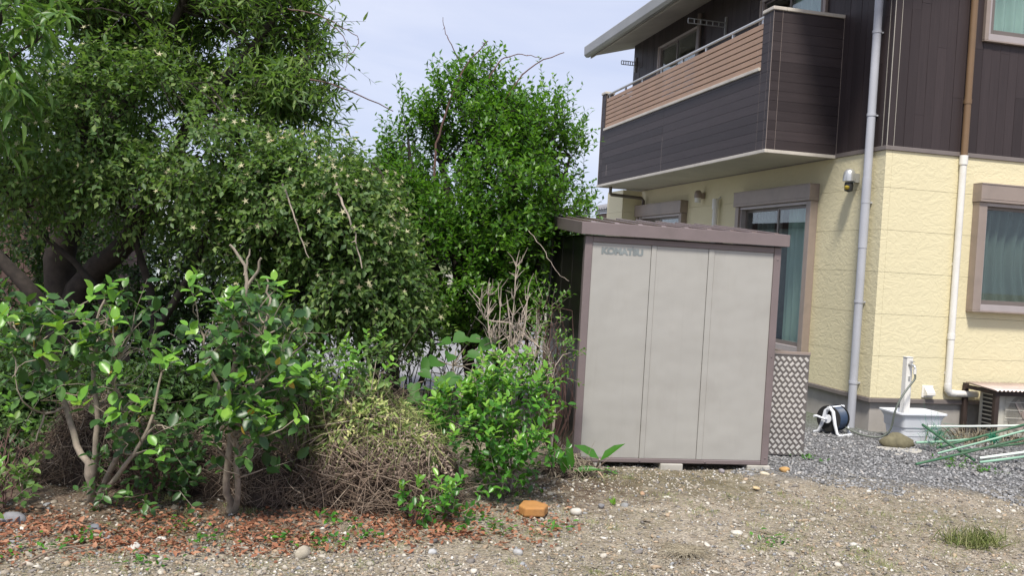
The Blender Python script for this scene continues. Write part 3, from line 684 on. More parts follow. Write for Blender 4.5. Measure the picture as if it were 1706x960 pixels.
for i, (a, c) in enumerate(xs):
    p = MB(); o = .010 if i % 2 == 0 else .004
    p.box(a, c, o, o+.012, .036, 1.751); p.build('front_panel' if i % 2 == 0 else 'seam_strip', MT['shed_panel'], shed, bevel=.003)
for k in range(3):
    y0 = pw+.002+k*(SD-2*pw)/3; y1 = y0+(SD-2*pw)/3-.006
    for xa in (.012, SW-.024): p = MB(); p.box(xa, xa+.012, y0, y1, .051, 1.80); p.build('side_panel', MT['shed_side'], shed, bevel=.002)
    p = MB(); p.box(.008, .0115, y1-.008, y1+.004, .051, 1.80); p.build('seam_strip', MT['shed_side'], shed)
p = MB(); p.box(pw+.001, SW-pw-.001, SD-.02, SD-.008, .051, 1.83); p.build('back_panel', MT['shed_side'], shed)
p = MB(); p.box(.03, SW-.03, .03, SD-.03, .01, .03); p.build('floor_plate', MT['shed_frame'], shed)
s_ = MB()
for a in (.553, 1.108): s_.lathe([(.008, 0), (.008, .003), (.004, .005)], Matrix.Translation((a, .001, .018)) @ Matrix.Rotation(PI/2, 4, 'X'), 10)
for z in (.06, .9, 1.7): s_.lathe([(.006, 0), (.006, .003), (.003, .005)], Matrix.Translation((SW-.03, -.001, z)) @ Matrix.Rotation(PI/2, 4, 'X'), 10)
s_.build('screws', MT['shed_frame'], shed)
# roof with fascia
R0, R1 = -.045, SW+.045; Y0, Y1 = -.045, SD+.05; zf, zb_ = 1.906, 2.014
def rz_(y): return zf+(zb_-zf)*(y-Y0)/(Y1-Y0)
r = MB()
r.box(R0, R1, Y0, Y0+.014, zf-.098, zf)
for xx0, xx1 in ((R0, R0+.012), (R1-.012, R1)):
    r.prism([(Y0+.0145, zf-.098), (Y1, zb_-.105), (Y1, zb_), (Y0+.0145, zf)], lambda p, a: (a, p[0], p[1]), xx0, xx1)
r.box(R0+.0125, R1-.0125, Y1-.012, Y1, zb_-.1, zb_-.0)
fascia = r.build('roof', MT['shed_frame'], shed, bevel=.003)
r = MB(); r.prism([(Y0+.016, rz_(Y0)-.014), (Y1-.013, zb_-.012), (Y1-.013, zb_-.004), (Y0+.016, rz_(Y0)-.004)], lambda p, a: (a, p[0], p[1]), R0+.013, R1-.013); r.build('roof_sheet', MT['shed_roof'], fascia)
for i in range(9):
    x = R0+.1+(R1-R0-.2)*i/8
    q = MB(); q.prism([(Y0+.02, rz_(Y0)-.0035), (Y1-.02, zb_-.0035), (Y1-.02, zb_+.012), (Y0+.05, rz_(Y0)+.012)], lambda p, a: (a, p[0], p[1]), x-.02, x+.02); q.build('roof_rib', MT['shed_roof'], fascia, bevel=.004)
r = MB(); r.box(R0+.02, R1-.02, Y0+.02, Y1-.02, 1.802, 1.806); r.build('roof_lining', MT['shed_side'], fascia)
# lettering
def text_mesh(body, size, xscale, off):
    cu = bpy.data.curves.new('lettering', 'FONT'); cu.body = body; cu.size = size; cu.offset = off; cu.extrude = .0008; cu.space_character = 1.0
    ob = bpy.data.objects.new('tmp_text', cu); col.objects.link(ob); dg = bpy.context.evaluated_depsgraph_get()
    me = bpy.data.meshes.new_from_object(ob.evaluated_get(dg)); bpy.data.objects.remove(ob); bpy.data.curves.remove(cu)
    me.name = 'lettering'; return me
me = text_mesh('KOMATSU', .068, 1, .0046)
vs = [v.co.copy() for v in me.vertices]; x1 = max(v.x for v in vs); x0 = min(v.x for v in vs)
for v in me.vertices: v.co.x = (v.co.x-x0)/(x1-x0)*.345; 
# close the gap between T and S
me.materials.clear(); me.materials.append(MT['logo'])
q = MB(); q.box(.252, .264, -.0014, 0, .056, .066); ap = q.build('letter_mark', MT['logo'])
lt = bpy.data.objects.new('lettering', me); col.objects.link(lt); lt.parent = shed; lt.location = (.137, .0085, 1.667); lt.rotation_euler = (PI/2, 0, 0); ap.parent = shed; ap.location = (.137, .0085, 1.667)
for i, (x, y, wd, lab) in enumerate(((.73, .0, .19, 'concrete block under the middle of the storage shed'), (1.475, .0, .2, 'concrete block under the right corner of the storage shed'), (.05, .02, .19, 'concrete block under the left corner of the shed behind dry stalks'))):
    q = MB(); q.box(x, x+wd, y-.01, y+.19, G-.06, -.001, None)
    M_ = Matrix.Translation(SP) @ Matrix.Rotation(SY, 4, 'Z'); q.v = [tuple(M_ @ Vector(v)) for v in q.v]
    tag(q.build('concrete_block', MT['block'], bevel=.008), lab, 'concrete block', 'blocks carrying the storage shed')
# checker plate beside the shed
PX0 = 2.10; pan = thing('checker_plate', 'grey metal checker plate panel standing between shed and window', 'metal panel', (PX0, 8.22, G), .10)
q = MB(); q.box(0, .59, 0, .025, .02, .915); q.box(-.004, .594, -.006, .031, .915, .925); q.build('panel', MT['checker'], pan, bevel=.003)
q = MB()
for r_ in range(20):
    for c_ in range(12):
        x = .02+c_*.054+(.027 if r_ % 2 else 0); z = .05+r_*.0462
        if x > .57 or z > .90: continue
        M = Matrix.Translation((x, -.001, z)) @ Matrix.Rotation(PI/4*(1 if (c_*2+r_) % 2 == 0 else 1), 4, 'Y')
        sx_ = 1 if (r_ % 2 == 0) else -1; q.box(-.021, .021, -.005, 0, -.0125, .0125, Matrix.Translation((x, -.001, z)) @ Matrix.Rotation(sx_*PI/4, 4, 'Y'))
q.build('tread_pattern', MT['checker_hi'], pan, bevel=.003)
q = MB(); q.box(-.02, .61, .03, .06, .915, .945); q.build('top_bar', MT['bronze'], pan, bevel=.003)

# ================================================================== THINGS BY THE HOUSE (house-aligned)
def HP(u, v, z=0): return Mh @ Vector((u, v, z))
# standpipe
sp = thing('standpipe', 'white square standpipe with brass tap rising out of the white basin', 'standpipe', HP(.13, -.42, G), HYAW)
q = MB(); q.box(-.035, .035, -.035, .035, 0, .85); q.box(-.04, .04, -.04, .04, .851, .858); q.build('post', MT['pipe_white'], sp, bevel=.006)
q = MB(); q.tube([(.0, -.036, .78), (.0, -.075, .78), (.0, -.105, .775), (.0, -.12, .755), (.0, -.12, .735)], [.014, .014, .014, .012, .012], 10); q.tube([(0, -.07, .78), (0, -.07, .81)], .009, 8); q.box(-.025, .025, -.076, -.064, .81, .82); q.lathe([(.022, 0), (.022, .006)], Matrix.Translation((0, -.036, .78)) @ Matrix.Rotation(PI/2, 4, 'X'), 14)
q.build('tap', MT['alu'], sp, smooth=True)
q = MB(); q.box(-.01, .01, -.045, -.036, .62, .66); q.build('hook', MT['alu'], sp)
# basin
bs = thing('wash_basin', 'white plastic trough basin with flared rim standing on the ground under the tap', 'basin', HP(.2, -.46, G), HYAW)
def ring(w_, d_, z, r=.04, cx=0, cy=0):
    P = []
    for sx, sy, a0 in ((1, 1, 0), (-1, 1, 90), (-1, -1, 180), (1, -1, 270)):
        for k in range(4):
            a = math.radians(a0+k*30); P.append((cx+sx*(w_/2-r)+r*math.cos(a), cy+sy*(d_/2-r)+r*math.sin(a), z))
    return P
lv = [ring(.38, .27, .0), ring(.40, .29, .10), ring(.43, .31, .115), ring(.43, .31, .125), ring(.44, .315, .14), ring(.455, .325, .145), ring(.47, .33, .155), ring(.48, .335, .23), ring(.53, .37, .275), ring(.56, .395, .285), ring(.56, .395, .30), ring(.50, .345, .30), ring(.49, .335, .285), ring(.42, .29, .06)]
q = MB(); n0 = 16
for L_ in lv: q.v += L_
for i in range(len(lv)-1):
    for j in range(n0): a = i*n0; q.f.append((a+j, a+(j+1) % n0, a+n0+(j+1) % n0, a+n0+j))
q.f.append(tuple(range(n0-1, -1, -1))); q.f.append(tuple((len(lv)-1)*n0+j for j in range(n0)))
q.build('basin_body', MT['white'], bs, smooth=True)
# hose reel
rl_ = thing('hose_reel', 'white framed hose reel wound with navy hose beside the house corner', 'hose reel', HP(-.565, -.22, G), -.85)
q = MB()
for y in (-.115, .115):
    q.tube([(-.14, y, .012), (-.09, y, .03), (-.05, y, .13), (-.02, y, .25), (.02, y, .285), (.06, y, .25), (.09, y, .12), (.12, y, .03), (.16, y, .012)], [.014, .016, .02, .024, .022, .02, .018, .016, .014], 8)
    q.lathe([(.045, -.008), (.045, .008)], Matrix.Translation((0, y, .17)) @ Matrix.Rotation(PI/2, 4, 'X'), 16)
q.tube([(.02, -.15, .285), (.02, .16, .285)], .016, 10)
q.tube([(-.14, -.115, .014), (-.15, .115, .014)], .014, 8); q.tube([(.15, -.115, .014), (.16, .115, .014)], .014, 8)
q.tube([(0, -.13, .17), (0, -.16, .17), (-.09, -.17, .19), (-.1, -.21, .19)], .012, 8)
q.build('frame', MT['white'], rl_, smooth=True)
q = MB(); q.lathe([(.05, -.095), (.135, -.094), (.135, -.088), (.05, -.087), (.05, .087), (.135, .088), (.135, .094), (.05, .095)], Matrix.Translation((0, 0, .17)) @ Matrix.Rotation(PI/2, 4, 'X'), 28); q.build('drum', MT['black'], rl_, smooth=True)
q = MB()
pts = []
for layer, R_ in enumerate((.085, .102, .119)):
    for i in range(int(8.5*20)):
        a = i/20*2*PI; yy = -.078+.156*(i/(8.5*20)); yy = yy if layer % 2 == 0 else -yy
        pts.append((R_*math.cos(a), yy, .17+R_*math.sin(a)))
q.tube(pts, .0095, 6); q.build('hose', MT['navy'], rl_, smooth=True)
gh = MB(); HPz = lambda u, v, z: np.array(HP(u, v, z))
stempath(gh, [HPz(-.50, -.20, .08), HPz(-.42, -.30, .02), HPz(-.33, -.42, -.015), HPz(-.2, -.52, -.01), HPz(-.12, -.56, .08), HPz(-.10, -.58, .26), HPz(-.04, -.58, .40), HPz(.06, -.56, .52), HPz(.13, -.55, .6), HPz(.13, -.54, .66), HPz(.13, -.54, .69)], .010, .010, 8)
tag(gh.build('garden_hose', MT['hosegrey'], smooth=True), 'grey green hose looping from the reel up to the tap', 'hose')
q = MB(); q.tube([HP(.13, -.54, .645), HP(.13, -.54, .70)], .016, 10); cn = q.build('hose_connector', MT['pipe_white'], sp, smooth=True); cn.matrix_parent_inverse = (Matrix.Translation(HP(.13, -.42, G)) @ Matrix.Rotation(HYAW, 4, 'Z')).inverted()
# air conditioner
ac = thing('air_conditioner', 'ivory outdoor air conditioner unit with round fan grille by the wall', 'air conditioner', HP(1.28, -.42, G+.03), HYAW)
q = MB(); q.box(0, .8, 0, .30, 0, .50); q.build('casing', MT['ac'], ac, bevel=.01)
q = MB(); q.lathe([(.0, 0), (.20, 0), (.21, -.004), (.215, 0)], Matrix.Translation((.31, -.004, .25)) @ Matrix.Rotation(PI/2, 4, 'X'), 36); q.build('fan_recess', MT['bronze_d'], ac, smooth=True)
q = MB(); q.lathe([(.05, 0), (.05, .02)], Matrix.Translation((.31, -.012, .25)) @ Matrix.Rotation(PI/2, 4, 'X'), 20)
for k in range(3):
    a = k*2.09; M = Matrix.Translation((.31, -.010, .25)) @ Matrix.Rotation(a, 4, 'Y') @ Matrix.Rotation(.3, 4, 'X'); q.box(.04, .18, -.002, .002, -.05, .06, M)
q.build('fan', MT['bronze'], ac)
q = MB()
for k in range(6): q.tube([(.06, -.025, .04+k*.085), (.56, -.025, .04+k*.085)], .0045, 6)
for x in np.linspace(.06, .56, 40): q.tube([(x, -.022, .035), (x, -.022, .47)], .0024, 4)
q.build('fan_grille', MT['ac'], ac)
q = MB()
for k in range(10): z = .03+k*.045; q.box(-.012, -.001, .03, .24, z, z+.012)
q.box(-.014, -.001, .015, .029, .02, .49); q.box(-.014, -.001, .241, .255, .02, .49); q.build('side_louvre', MT['ac'], ac)
q = MB(); q.box(-.004, -.0005, .031, .239, .03, .47); q.build('coil', MT['black'], ac)
cv = thing('wooden_shelter', 'dark wooden frame with corrugated top sheltering the air conditioner', 'shelter', HP(1.14, -.52, G), HYAW)
q = MB()
for (x, y, h_) in ((0, 0, .53), (0, .46, .56), (1.1, 0, .53), (1.1, .46, .56)): q.box(x, x+.05, y, y+.045, 0, h_)
q.box(.051, 1.099, .004, .04, .485, .525); q.box(.004, .045, .046, .459, .5, .54); q.box(1.104, 1.145, .046, .459, .5, .54)
q.build('wooden_frame', MT['oldwood'], cv, bevel=.004)
V = []; Fc = []; n = 150
for i in range(n+1):
    x = -.03+1.25*i/n; z = .011*math.sin(x*2*PI/.05)
    for y, zz in ((-.04, .548), (.42, .575)): V.append((x, y, zz+z)); 
for i in range(n): Fc.append((2*i, 2*i+2, 2*i+3, 2*i+1))
q = MB(); q.add(V, Fc); o = q.build('corrugated_sheet', MT['poly'], cv, smooth=True); so_ = o.modifiers.new('solid', 'SOLIDIFY'); so_.thickness = .002
# rock and plate
def rock(name, P, s, c, seed, label=None, cat=None, mat=None, group=None, sub=3, rz=0.):
    me = bpy.data.meshes.new(name); import bmesh; bm = bmesh.new(); bmesh.ops.create_icosphere(bm, subdivisions=sub, radius=1)
    rg_ = random.Random(seed); off = [rg_.uniform(0, 6) for _ in range(6)]
    for v in bm.verts:
        p = v.co; k = 1+.18*math.sin(p.x*2.3+off[0])+.16*math.sin(p.y*2.9+off[1])+.14*math.sin(p.z*3.1+off[2])+.06*math.sin(p.x*7+p.y*5+off[3])+.04*math.sin(p.z*11+p.x*8+off[4])
        q_ = p*k; v.co = (q_.x*s[0], q_.y*s[1], q_.z*s[2])
    bm.to_mesh(me); bm.free(); me.materials.append(mat or simple(name+' stone', c, .85, vary=.25, scale=18, bump=.8)); 
    me.polygons.foreach_set('use_smooth', np.ones(len(me.polygons), bool))
    o = bpy.data.objects.new(name, me); col.objects.link(o); o.location = P; o.rotation_euler = (0, 0, rz)
    if label: tag(o, label, cat, group)
    return o
p = onz(1494, 748); rock('rock', (p.x, p.y+.05, G+.065), (.155, .09, .08), (.14, .125, .075), 3, 'mossy brown rock in front of the white basin', 'rock')
q = MB(); c0 = onz(1500, 752); pts = [(c0.x+.21*math.cos(a)*(1+.1*math.sin(3*a)), c0.y+.15*math.sin(a)) for a in np.linspace(0, 2*PI, 25)[:-1]]
q.prism(pts, lambda p, a: (p[0], p[1], a), G-.02, G+.018); tag(q.build('flat_plate', MT['block'], bevel=.004), 'pale flat concrete plate lying under the mossy rock', 'plate')
# poles
def pole(a, b_, mat, r, label):
    q = MB(); stempath(q, [a, (np.array(a)+np.array(b_))/2+np.array((0, 0, -.006)), b_], r, r, 8)
    tag(q.build('garden_pole', MT[mat], smooth=True), label, 'pole', 'garden poles heaped by the air conditioner')
pg = [((1546, 711, 9.05), (1760, 708, 9.25), 'pole_w', .011, 'white pole lying level, highest and farthest of the pole heap'),
      ((1526, 738, 8.95), (1622, 732, 9.0), 'pole_p', .012, 'short pale green pole running from the basin foot'),
      ((1537, 708, 9.0), (1624, 768, 8.35), 'pole_g', .013, 'dark green pole sloping steeply down from the basin corner'),
      ((1560, 747, 8.8), (1770, 690, 8.9), 'pole_g', .012, 'dark green pole with the bright green knot tied on it'),
      ((1526, 774, 8.15), (1770, 715, 8.7), 'pole_g', .012, 'long dark green pole with its tip nearest the bare gravel'),
      ((1562, 756, 8.55), (1770, 700, 8.6), 'pole_p', .010, 'thin pale green pole crossing the middle of the heap'),
      ((1632, 764, 8.25), (1780, 742, 8.3), 'pole_w', .013, 'white pole lowest at the right edge above a pale green one'),
      ((1632, 771, 8.2), (1780, 750, 8.25), 'pole_p', .012, 'pale green pole lowest of all beside the white pole'),
      ((1600, 752, 8.5), (1780, 728, 8.7), 'pole_g', .010, 'dark green pole lying under the long sloping poles')]
for a, b_, m_, r_, lab in pg:
    A, B = np.array(at(*a)), np.array(at(*b_)); A[2] = max(A[2], G+r_+.012); B[2] = max(B[2], G+r_+.012); pole(A, B, m_, r_, lab)
kn = np.array(at(1655, 731, 8.72)); P = kn+rdir(160)*.028*rng.random((160, 1))
tag(strand_obj('net_knot', P, rdir(160), .045, .0035, rng.normal(size=(160, 3))*.5, MT['net'], None), 'bright green knot of netting tied on a pole', 'netting')
kn = np.array(at(1556, 722, 8.98)); P = kn+rng.normal(size=(90, 3))*np.array((.06, .03, .04))
tag(strand_obj('loose_net', P, rdir(90), .11, .0018, rng.normal(size=(90, 3))*.6, MT['net'], None), 'loose green netting hanging at the basin corner', 'netting')
# brick
p = onz(887, 858); q = MB(); q.prism([(-.125, -.02), (-.09, -.10), (.07, -.105), (.13, -.01), (.055, .10), (-.055, .105)], lambda p, a: (p[0]*.78, p[1]*.95, a), 0, .06)
o = q.build('paving_brick', simple('ochre paving brick', (.40, .19, .055), .85, vary=.15, scale=14, bump=.6, dirt=(.22, .12, .06)), bevel=.012, seg=3); o.location = (p.x, p.y+.03, G); o.rotation_euler = (0, 0, .2)
tag(o, 'orange ochre paving brick lying at the gravel edge before the shrubs', 'brick')

# ================================================================== BACKGROUND
# distant tiled house
fh = thing('distant_house', 'far house with grey tiled roof and dark red eaves behind the main house', 'house', at(992, 352, 35), HYAW)
fh.location.z = 0
ez = at(988, 351, 35).z
q = MB(); q.box(.6, 9, -12, -.7, G, ez-.12); q.build('wall', simple('far cream wall', (.42, .38, .30), .8), fh)
q = MB(); q.prism([(0, ez-.0), (4.6, ez+1.15), (9.4, ez), (9.4, ez-.12), (4.6, ez+1.0), (0, ez-.12)], lambda p, a: (p[0], a, p[1]), -12.6, 0)
rr_ = q.build('roof', MT['rooftile'], fh)
q = MB()
for k in range(48): y = -12.5+k*.26; q.tube([(-.02, y, ez+.03), (4.55, y, ez+1.18)], .05, 6)
q.tube([(.05, -.02, ez+.1), (4.6, -.02, ez+1.25)], .11, 6)
q.build('tile_rolls', MT['rooftile'], rr_)
q = MB(); q.box(.02, .6, -12.5, -.05, ez-.35, ez-.13); q.build('eave', MT['redwall'], rr_)
q = MB(); q.box(.58, .62, -3.2, -1.5, ez-1.6, ez-.6); q.build('window', MT['glass'], fh)
# block wall
bw = thing('block_wall', 'grey concrete block wall far behind the hedge and asphalt', 'wall', (-12, 26, G))
for k in range(6):
    q = MB()
    for i in range(34): x = i*.4+(.2 if k % 2 else 0); q.box(x, x+.39, 0, .12, k*.195, k*.195+.187)
    q.build('course', MT['block'], bw)
# left buildings seen through the hedge
rb = thing('red_brown_hut', 'weathered red brown boarded hut behind the trees at far left', 'hut', (-11.5, 13.6, G), .1)
q = MB()
for i in range(32): q.box(i*.16, i*.16+.152, 0, .02, 0, 2.5)
q.box(0, 5.1, .021, 3, 0, 2.5); q.build('wall', MT['redwall'], rb)
q = MB(); q.prism([(-.4, 2.5), (3.4, 3.1), (3.4, 3.2), (-.4, 2.6)], lambda p, a: (a, p[0], p[1]), -.3, 5.4); q.build('roof', MT['rooftile'], rb)
gh_ = thing('pale_building', 'pale white building glimpsed through the dark trunk and limbs', 'building', (-10.6, 20, G), .05)
q = MB(); q.box(0, 5.2, 0, 4, 0, 2.9); q.build('wall', MT['palewall'], gh_)
q = MB(); q.box(-.2, 5.4, -.2, 4.2, 2.9, 3.05); q.build('roof', MT['redwall'], gh_)
for x in (.6, 2.0, 3.4): q = MB(); q.box(x, x+.9, -.02, -.001, .9, 2.1); q.build('window', MT['glass'], gh_)

# ---- hedge behind everything
def tree(name, label, cat, base, trunkpts, r0, r1, bark, group=None):
    root = thing(name, label, cat, base, 0, group); mb = MB(); nodes = []
    for pts, a, b_ in trunkpts: nodes += stempath(mb, pts, a, b_, 8, .006)
    return root, mb, nodes
def finish(root, mb, name='trunk', mat='bark_d'):
    mb.v = [tuple(np.array(v)-np.array(root.location)) for v in mb.v]; return mb.build(name, MT[mat], root, smooth=True)
A = lambda x, y, Y: np.array(at(x, y, Y))
# 1 long leaved tree at left
b0 = onz(105, 640, G); b0 = Vector((A(105, 600, 8.6)[0], 8.6, G))
root, mb, nd = tree('long_leaf_tree', 'large tree with long narrow drooping leaves and dark trunk at the left', 'tree', b0,
    [([b0, A(110, 540, 8.6), A(100, 430, 8.6), A(125, 340, 8.6), A(110, 200, 8.7), A(160, 60, 8.7), A(190, -90, 8.6)], .19, .05),
     ([A(108, 530, 8.6), A(150, 460, 8.5), A(215, 400, 8.4), A(270, 300, 8.4), A(330, 190, 8.4), A(420, 80, 8.3), A(470, 10, 8.2)], .13, .02),
     ([A(105, 560, 8.6), A(40, 470, 8.6), A(-40, 380, 8.6), A(-90, 200, 8.6)], .09, .03),
     ([A(125, 330, 8.6), A(200, 200, 8.5), A(280, 60, 8.4), A(330, -60, 8.3)], .08, .02),
     ([A(330, 190, 8.4), A(400, 160, 8.2), A(470, 130, 8.1), A(505, 110, 8.0)], .025, .008)], 0, 0, None)
bl = [blob(90, 60, 8.6, 200, 120, 1.3), blob(290, 60, 8.4, 150, 110, 1.1), blob(420, 60, 8.2, 90, 80, .7), blob(60, 220, 8.5, 150, 90, 1.2), blob(300, 190, 8.4, 90, 60, .7), blob(200, -60, 8.5, 260, 80, 1.2)]
bl2 = [blob(350, 60, 8.3, 90, 90, .8), blob(435, 50, 8.2, 80, 75, .6), blob(450, 130, 8.1, 55, 60, .45), blob(485, 170, 8.1, 35, 30, .3), blob(490, 40, 8.1, 45, 40, .3), blob(370, 150, 8.2, 90, 60, .6), blob(505, 80, 8.1, 30, 22, .2)]
bl = [b_ for b_ in bl if b_[0][0] < A(300, 60, 8.4)[0]]
crown_plant(root, bl2, 950, 12, .34, .100, .024, T_LAN, MT['lf_long'], up=.35, out_w=.8, shell=.2, thr=.12, droop=.15, f=2.6, twigmat=MT['bark_d'], twigr=.0035, nodes=nd, nlimb=110, limbr=(.010, .003), barkmb=mb, name='sparse_crown')
crown_plant(root, bl, 2600, 10, .30, .095, .025, T_LAN, MT['lf_long'], up=.35, out_w=.6, shell=.3, thr=.05, droop=.08, f=2.1, twigmat=MT['bark_d'], twigr=.004, nodes=nd, nlimb=170, limbr=(.014, .005), barkmb=mb, name='crown')
finish(root, mb)
# 2 near branch of long bright leaves
b0 = Vector((A(-60, 500, 6.6)[0], 6.6, G))
root, mb, nd = tree('long_leaf_sapling', 'sapling with long bright pendulous leaves reaching in at the upper left corner', 'tree', b0,
    [([b0, A(-60, 400, 6.6), A(-40, 200, 6.6), A(-10, 60, 6.5), A(30, -40, 6.4)], .04, .012), ([A(-35, 150, 6.6), A(20, 100, 6.5), A(70, 60, 6.4)], .015, .005)], 0, 0, None)
bl = [blob(25, 60, 6.5, 55, 70, .4), blob(60, 20, 6.5, 55, 45, .35), blob(10, 160, 6.5, 35, 50, .3), blob(-70, 120, 6.6, 80, 150, .5)]
crown_plant(root, bl, 120, 10, .22, .155, .034, T_LONG, leafmat('bright long leaf', leafset((.06, .13, .035), (.10, .20, .045), (.19, .31, .06)), .4, .35), up=.2, out_w=.5, droop=.5, twigmat=MT['bark_l'], nodes=nd, nlimb=20, limbr=(.007, .004), barkmb=mb, name='crown', smooth=True)
finish(root, mb)
# 3, 4 star flowered climbers
def star_shrub(label, base, stems, bl, n, nfl, seed, ph):
    root, mb, nd = tree('flowering_shrub', label, 'shrub', base, stems, 0, 0, None, 'shrubs with cream star flowers')
    P, Nn = crown_plant(root, bl, n, 9, .22, .058, .032, T_DIA, MT['lf_star'], up=-.05, out_w=.75, shell=.6, thr=-.22, droop=.35, f=2.4, ph=ph, twigmat=MT['bark_d'], twigr=.0022, nodes=nd, nlimb=150, limbr=(.010, .003), barkmb=mb)
    f_ = (Nn[:, 1] < .35) & (Nn[:, 2] > -.6); P2 = P[f_][:nfl*3]; N2 = Nn[f_][:nfl*3]
    dist = np.array([max(np.linalg.norm((p-b_[0])/b_[1]) for b_ in [min(bl, key=lambda q_: np.linalg.norm((p-q_[0])/q_[1]))]) for p in P2])
    k = np.argsort(-dist)[:nfl]; P2 = P2[k]+N2[k]*.16; N2 = N2[k]+np.array((0, -.5, .3))+rng.normal(size=(len(k), 3))*.35
    ax_ = np.cross(N2, rdir(len(P2)))
    base_ = leaves('flower', np.zeros((1, 3)), np.array([(1., 0, 0)]), np.array([(0, 0, 1.)]), .024, .024, T_STAR, MT['flower'], None); me_ = base_.data; bpy.data.objects.remove(base_)
    for i_ in range(min(100, len(P2))):
        o = bpy.data.objects.new('flower', me_); col.objects.link(o); o.parent = root
        z_ = Vector(N2[i_]).normalized(); x_ = Vector(ax_[i_]).normalized(); y_ = z_.cross(x_); k_ = .7+.6*rng.random()
        o.matrix_local = Matrix.Translation(Vector(P2[i_])-root.location) @ Matrix((x_, y_, z_)).transposed().to_4x4() @ Matrix.Scale(k_, 4)
    if len(P2) > 100:
        s = .024*(.7+.6*rng.random(len(P2)-100)); o = leaves('flowers', P2[100:], ax_[100:], N2[100:], s, s, T_STAR, MT['flower'], root); tag(o, kind='stuff')
    finish(root, mb, 'stems'); return root
b0 = Vector((A(250, 600, 7.7)[0], 7.8, G))
star_shrub('sprawling shrub with small cream star flowers below the long leaved tree at left', b0,
    [([b0, A(260, 560, 7.8), A(240, 450, 7.8), A(200, 330, 7.7), A(140, 230, 7.6)], .05, .015), ([A(258, 555, 7.8), A(320, 450, 7.7), A(370, 320, 7.6), A(400, 230, 7.5)], .04, .012), ([b0, A(160, 480, 7.7), A(60, 380, 7.6), A(0, 300, 7.5)], .04, .012)],
    [blob(90, 250, 7.5, 130, 95, .7), blob(240, 210, 7.5, 150, 105, .75), blob(360, 270, 7.5, 95, 85, .65), blob(230, 320, 7.5, 90, 60, .5), blob(20, 310, 7.5, 80, 60, .5), blob(330, 360, 7.4, 75, 80, .45), blob(150, 150, 7.7, 130, 60, .6), blob(430, 350, 7.5, 70, 110, .5)], 2300, 120, 1, .3)
b0 = Vector((A(660, 640, 7.9)[0], 8.0, G))
star_shrub('arching rounded shrub thick with cream star flowers left of the bright tree', b0,
    [([b0, A(655, 600, 8.0), A(640, 500, 8.0), A(600, 380, 7.8), A(520, 280, 7.6)], .055, .015), ([A(655, 590, 8.0), A(690, 480, 8.0), A(660, 350, 7.9), A(620, 270, 7.8)], .04, .012), ([b0, A(600, 560, 7.8), A(540, 480, 7.6), A(480, 400, 7.5)], .035, .01), ([b0, A(720, 580, 8.0), A(700, 530, 8.0)], .03, .01)],
    [blob(525, 315, 7.5, 110, 75, .7), blob(570, 385, 7.3, 85, 95, .65), blob(475, 365, 7.4, 80, 100, .6), blob(545, 470, 7.3, 115, 65, .5), blob(622, 455, 7.4, 72, 80, .5), blob(470, 500, 7.3, 75, 60, .4), blob(660, 530, 7.4, 60, 25, .35)], 3300, 230, 2, 1.1)
# 5 bright green tree
b0 = Vector((A(800, 640, 8.9)[0], 8.9, G))
root, mb, nd = tree('bright_green_tree', 'dense bright green small leaved tree with upright shoots beside the shed', 'tree', b0,
    [([b0, A(780, 600, 8.9), A(765, 480, 8.8), A(745, 320, 8.8), A(722, 200, 8.7)], .07, .02), ([A(782, 590, 8.9), A(830, 450, 8.8), A(860, 320, 8.8), A(870, 210, 8.8)], .055, .015), ([A(775, 560, 8.9), A(720, 430, 8.7), A(690, 320, 8.6), A(680, 230, 8.6)], .05, .012), ([b0, A(850, 560, 8.8), A(900, 430, 8.8), A(930, 330, 8.8), A(950, 260, 8.8)], .045, .012), ([A(765, 470, 8.8), A(790, 330, 8.7), A(800, 200, 8.7), A(790, 130, 8.7)], .035, .01)], 0, 0, None)
bl = [blob(790, 330, 8.7, 150, 140, .95), blob(880, 330, 8.7, 90, 120, .7), blob(712, 275, 8.6, 70, 85, .55), blob(800, 225, 8.7, 90, 60, .6), blob(885, 240, 8.7, 62, 60, .5), blob(790, 470, 8.5, 120, 110, .8), blob(700, 420, 8.2, 62, 110, .5), blob(835, 500, 8.6, 60, 90, .6), blob(795, 130, 8.7, 30, 35, .25), blob(738, 160, 8.7, 24, 45, .2), blob(940, 270, 8.8, 38, 45, .3), blob(700, 540, 8.5, 60, 45, .4)]
crown_plant(root, bl, 4700, 9, .22, .060, .033, T_DIA, MT['lf_bright'], up=.8, out_w=.45, shell=.5, thr=-.30, droop=.02, f=2.3, ph=2., twigmat=MT['bark_d'], twigr=.0025, nodes=nd, nlimb=180, limbr=(.012, .004), barkmb=mb)
# upright spires on top
tops = [(690, 190), (672, 170), (712, 180), (735, 130), (742, 150), (765, 110), (770, 130), (798, 100), (808, 110), (803, 130), (845, 150), (862, 135), (880, 160), (905, 140), (925, 150), (940, 180), (958, 220), (972, 250), (660, 215), (830, 150), (750, 165), (915, 170), (780, 140), (950, 205)]
P = np.array([A(x+rng.normal()*4, y+52+rng.normal()*14, 8.7+rng.normal()*.15) for x, y in tops for _ in range(3)]); D = np.tile((0., 0, 1.), (len(P), 1))+rng.normal(size=(len(P), 3))*.13; L = .34+.16*rng.random(len(P))
pos, ax, nr, ll, lw, bend = shoots(P, D, L, 18, .056, .03, 0, .8)
leaves('young_shoots', pos, ax, nr, ll, lw, T_DIA, MT['lf_bright'], root); strand_obj('twigs', P, D, L, .003, bend, MT['bark_d'], root)
finish(root, mb)
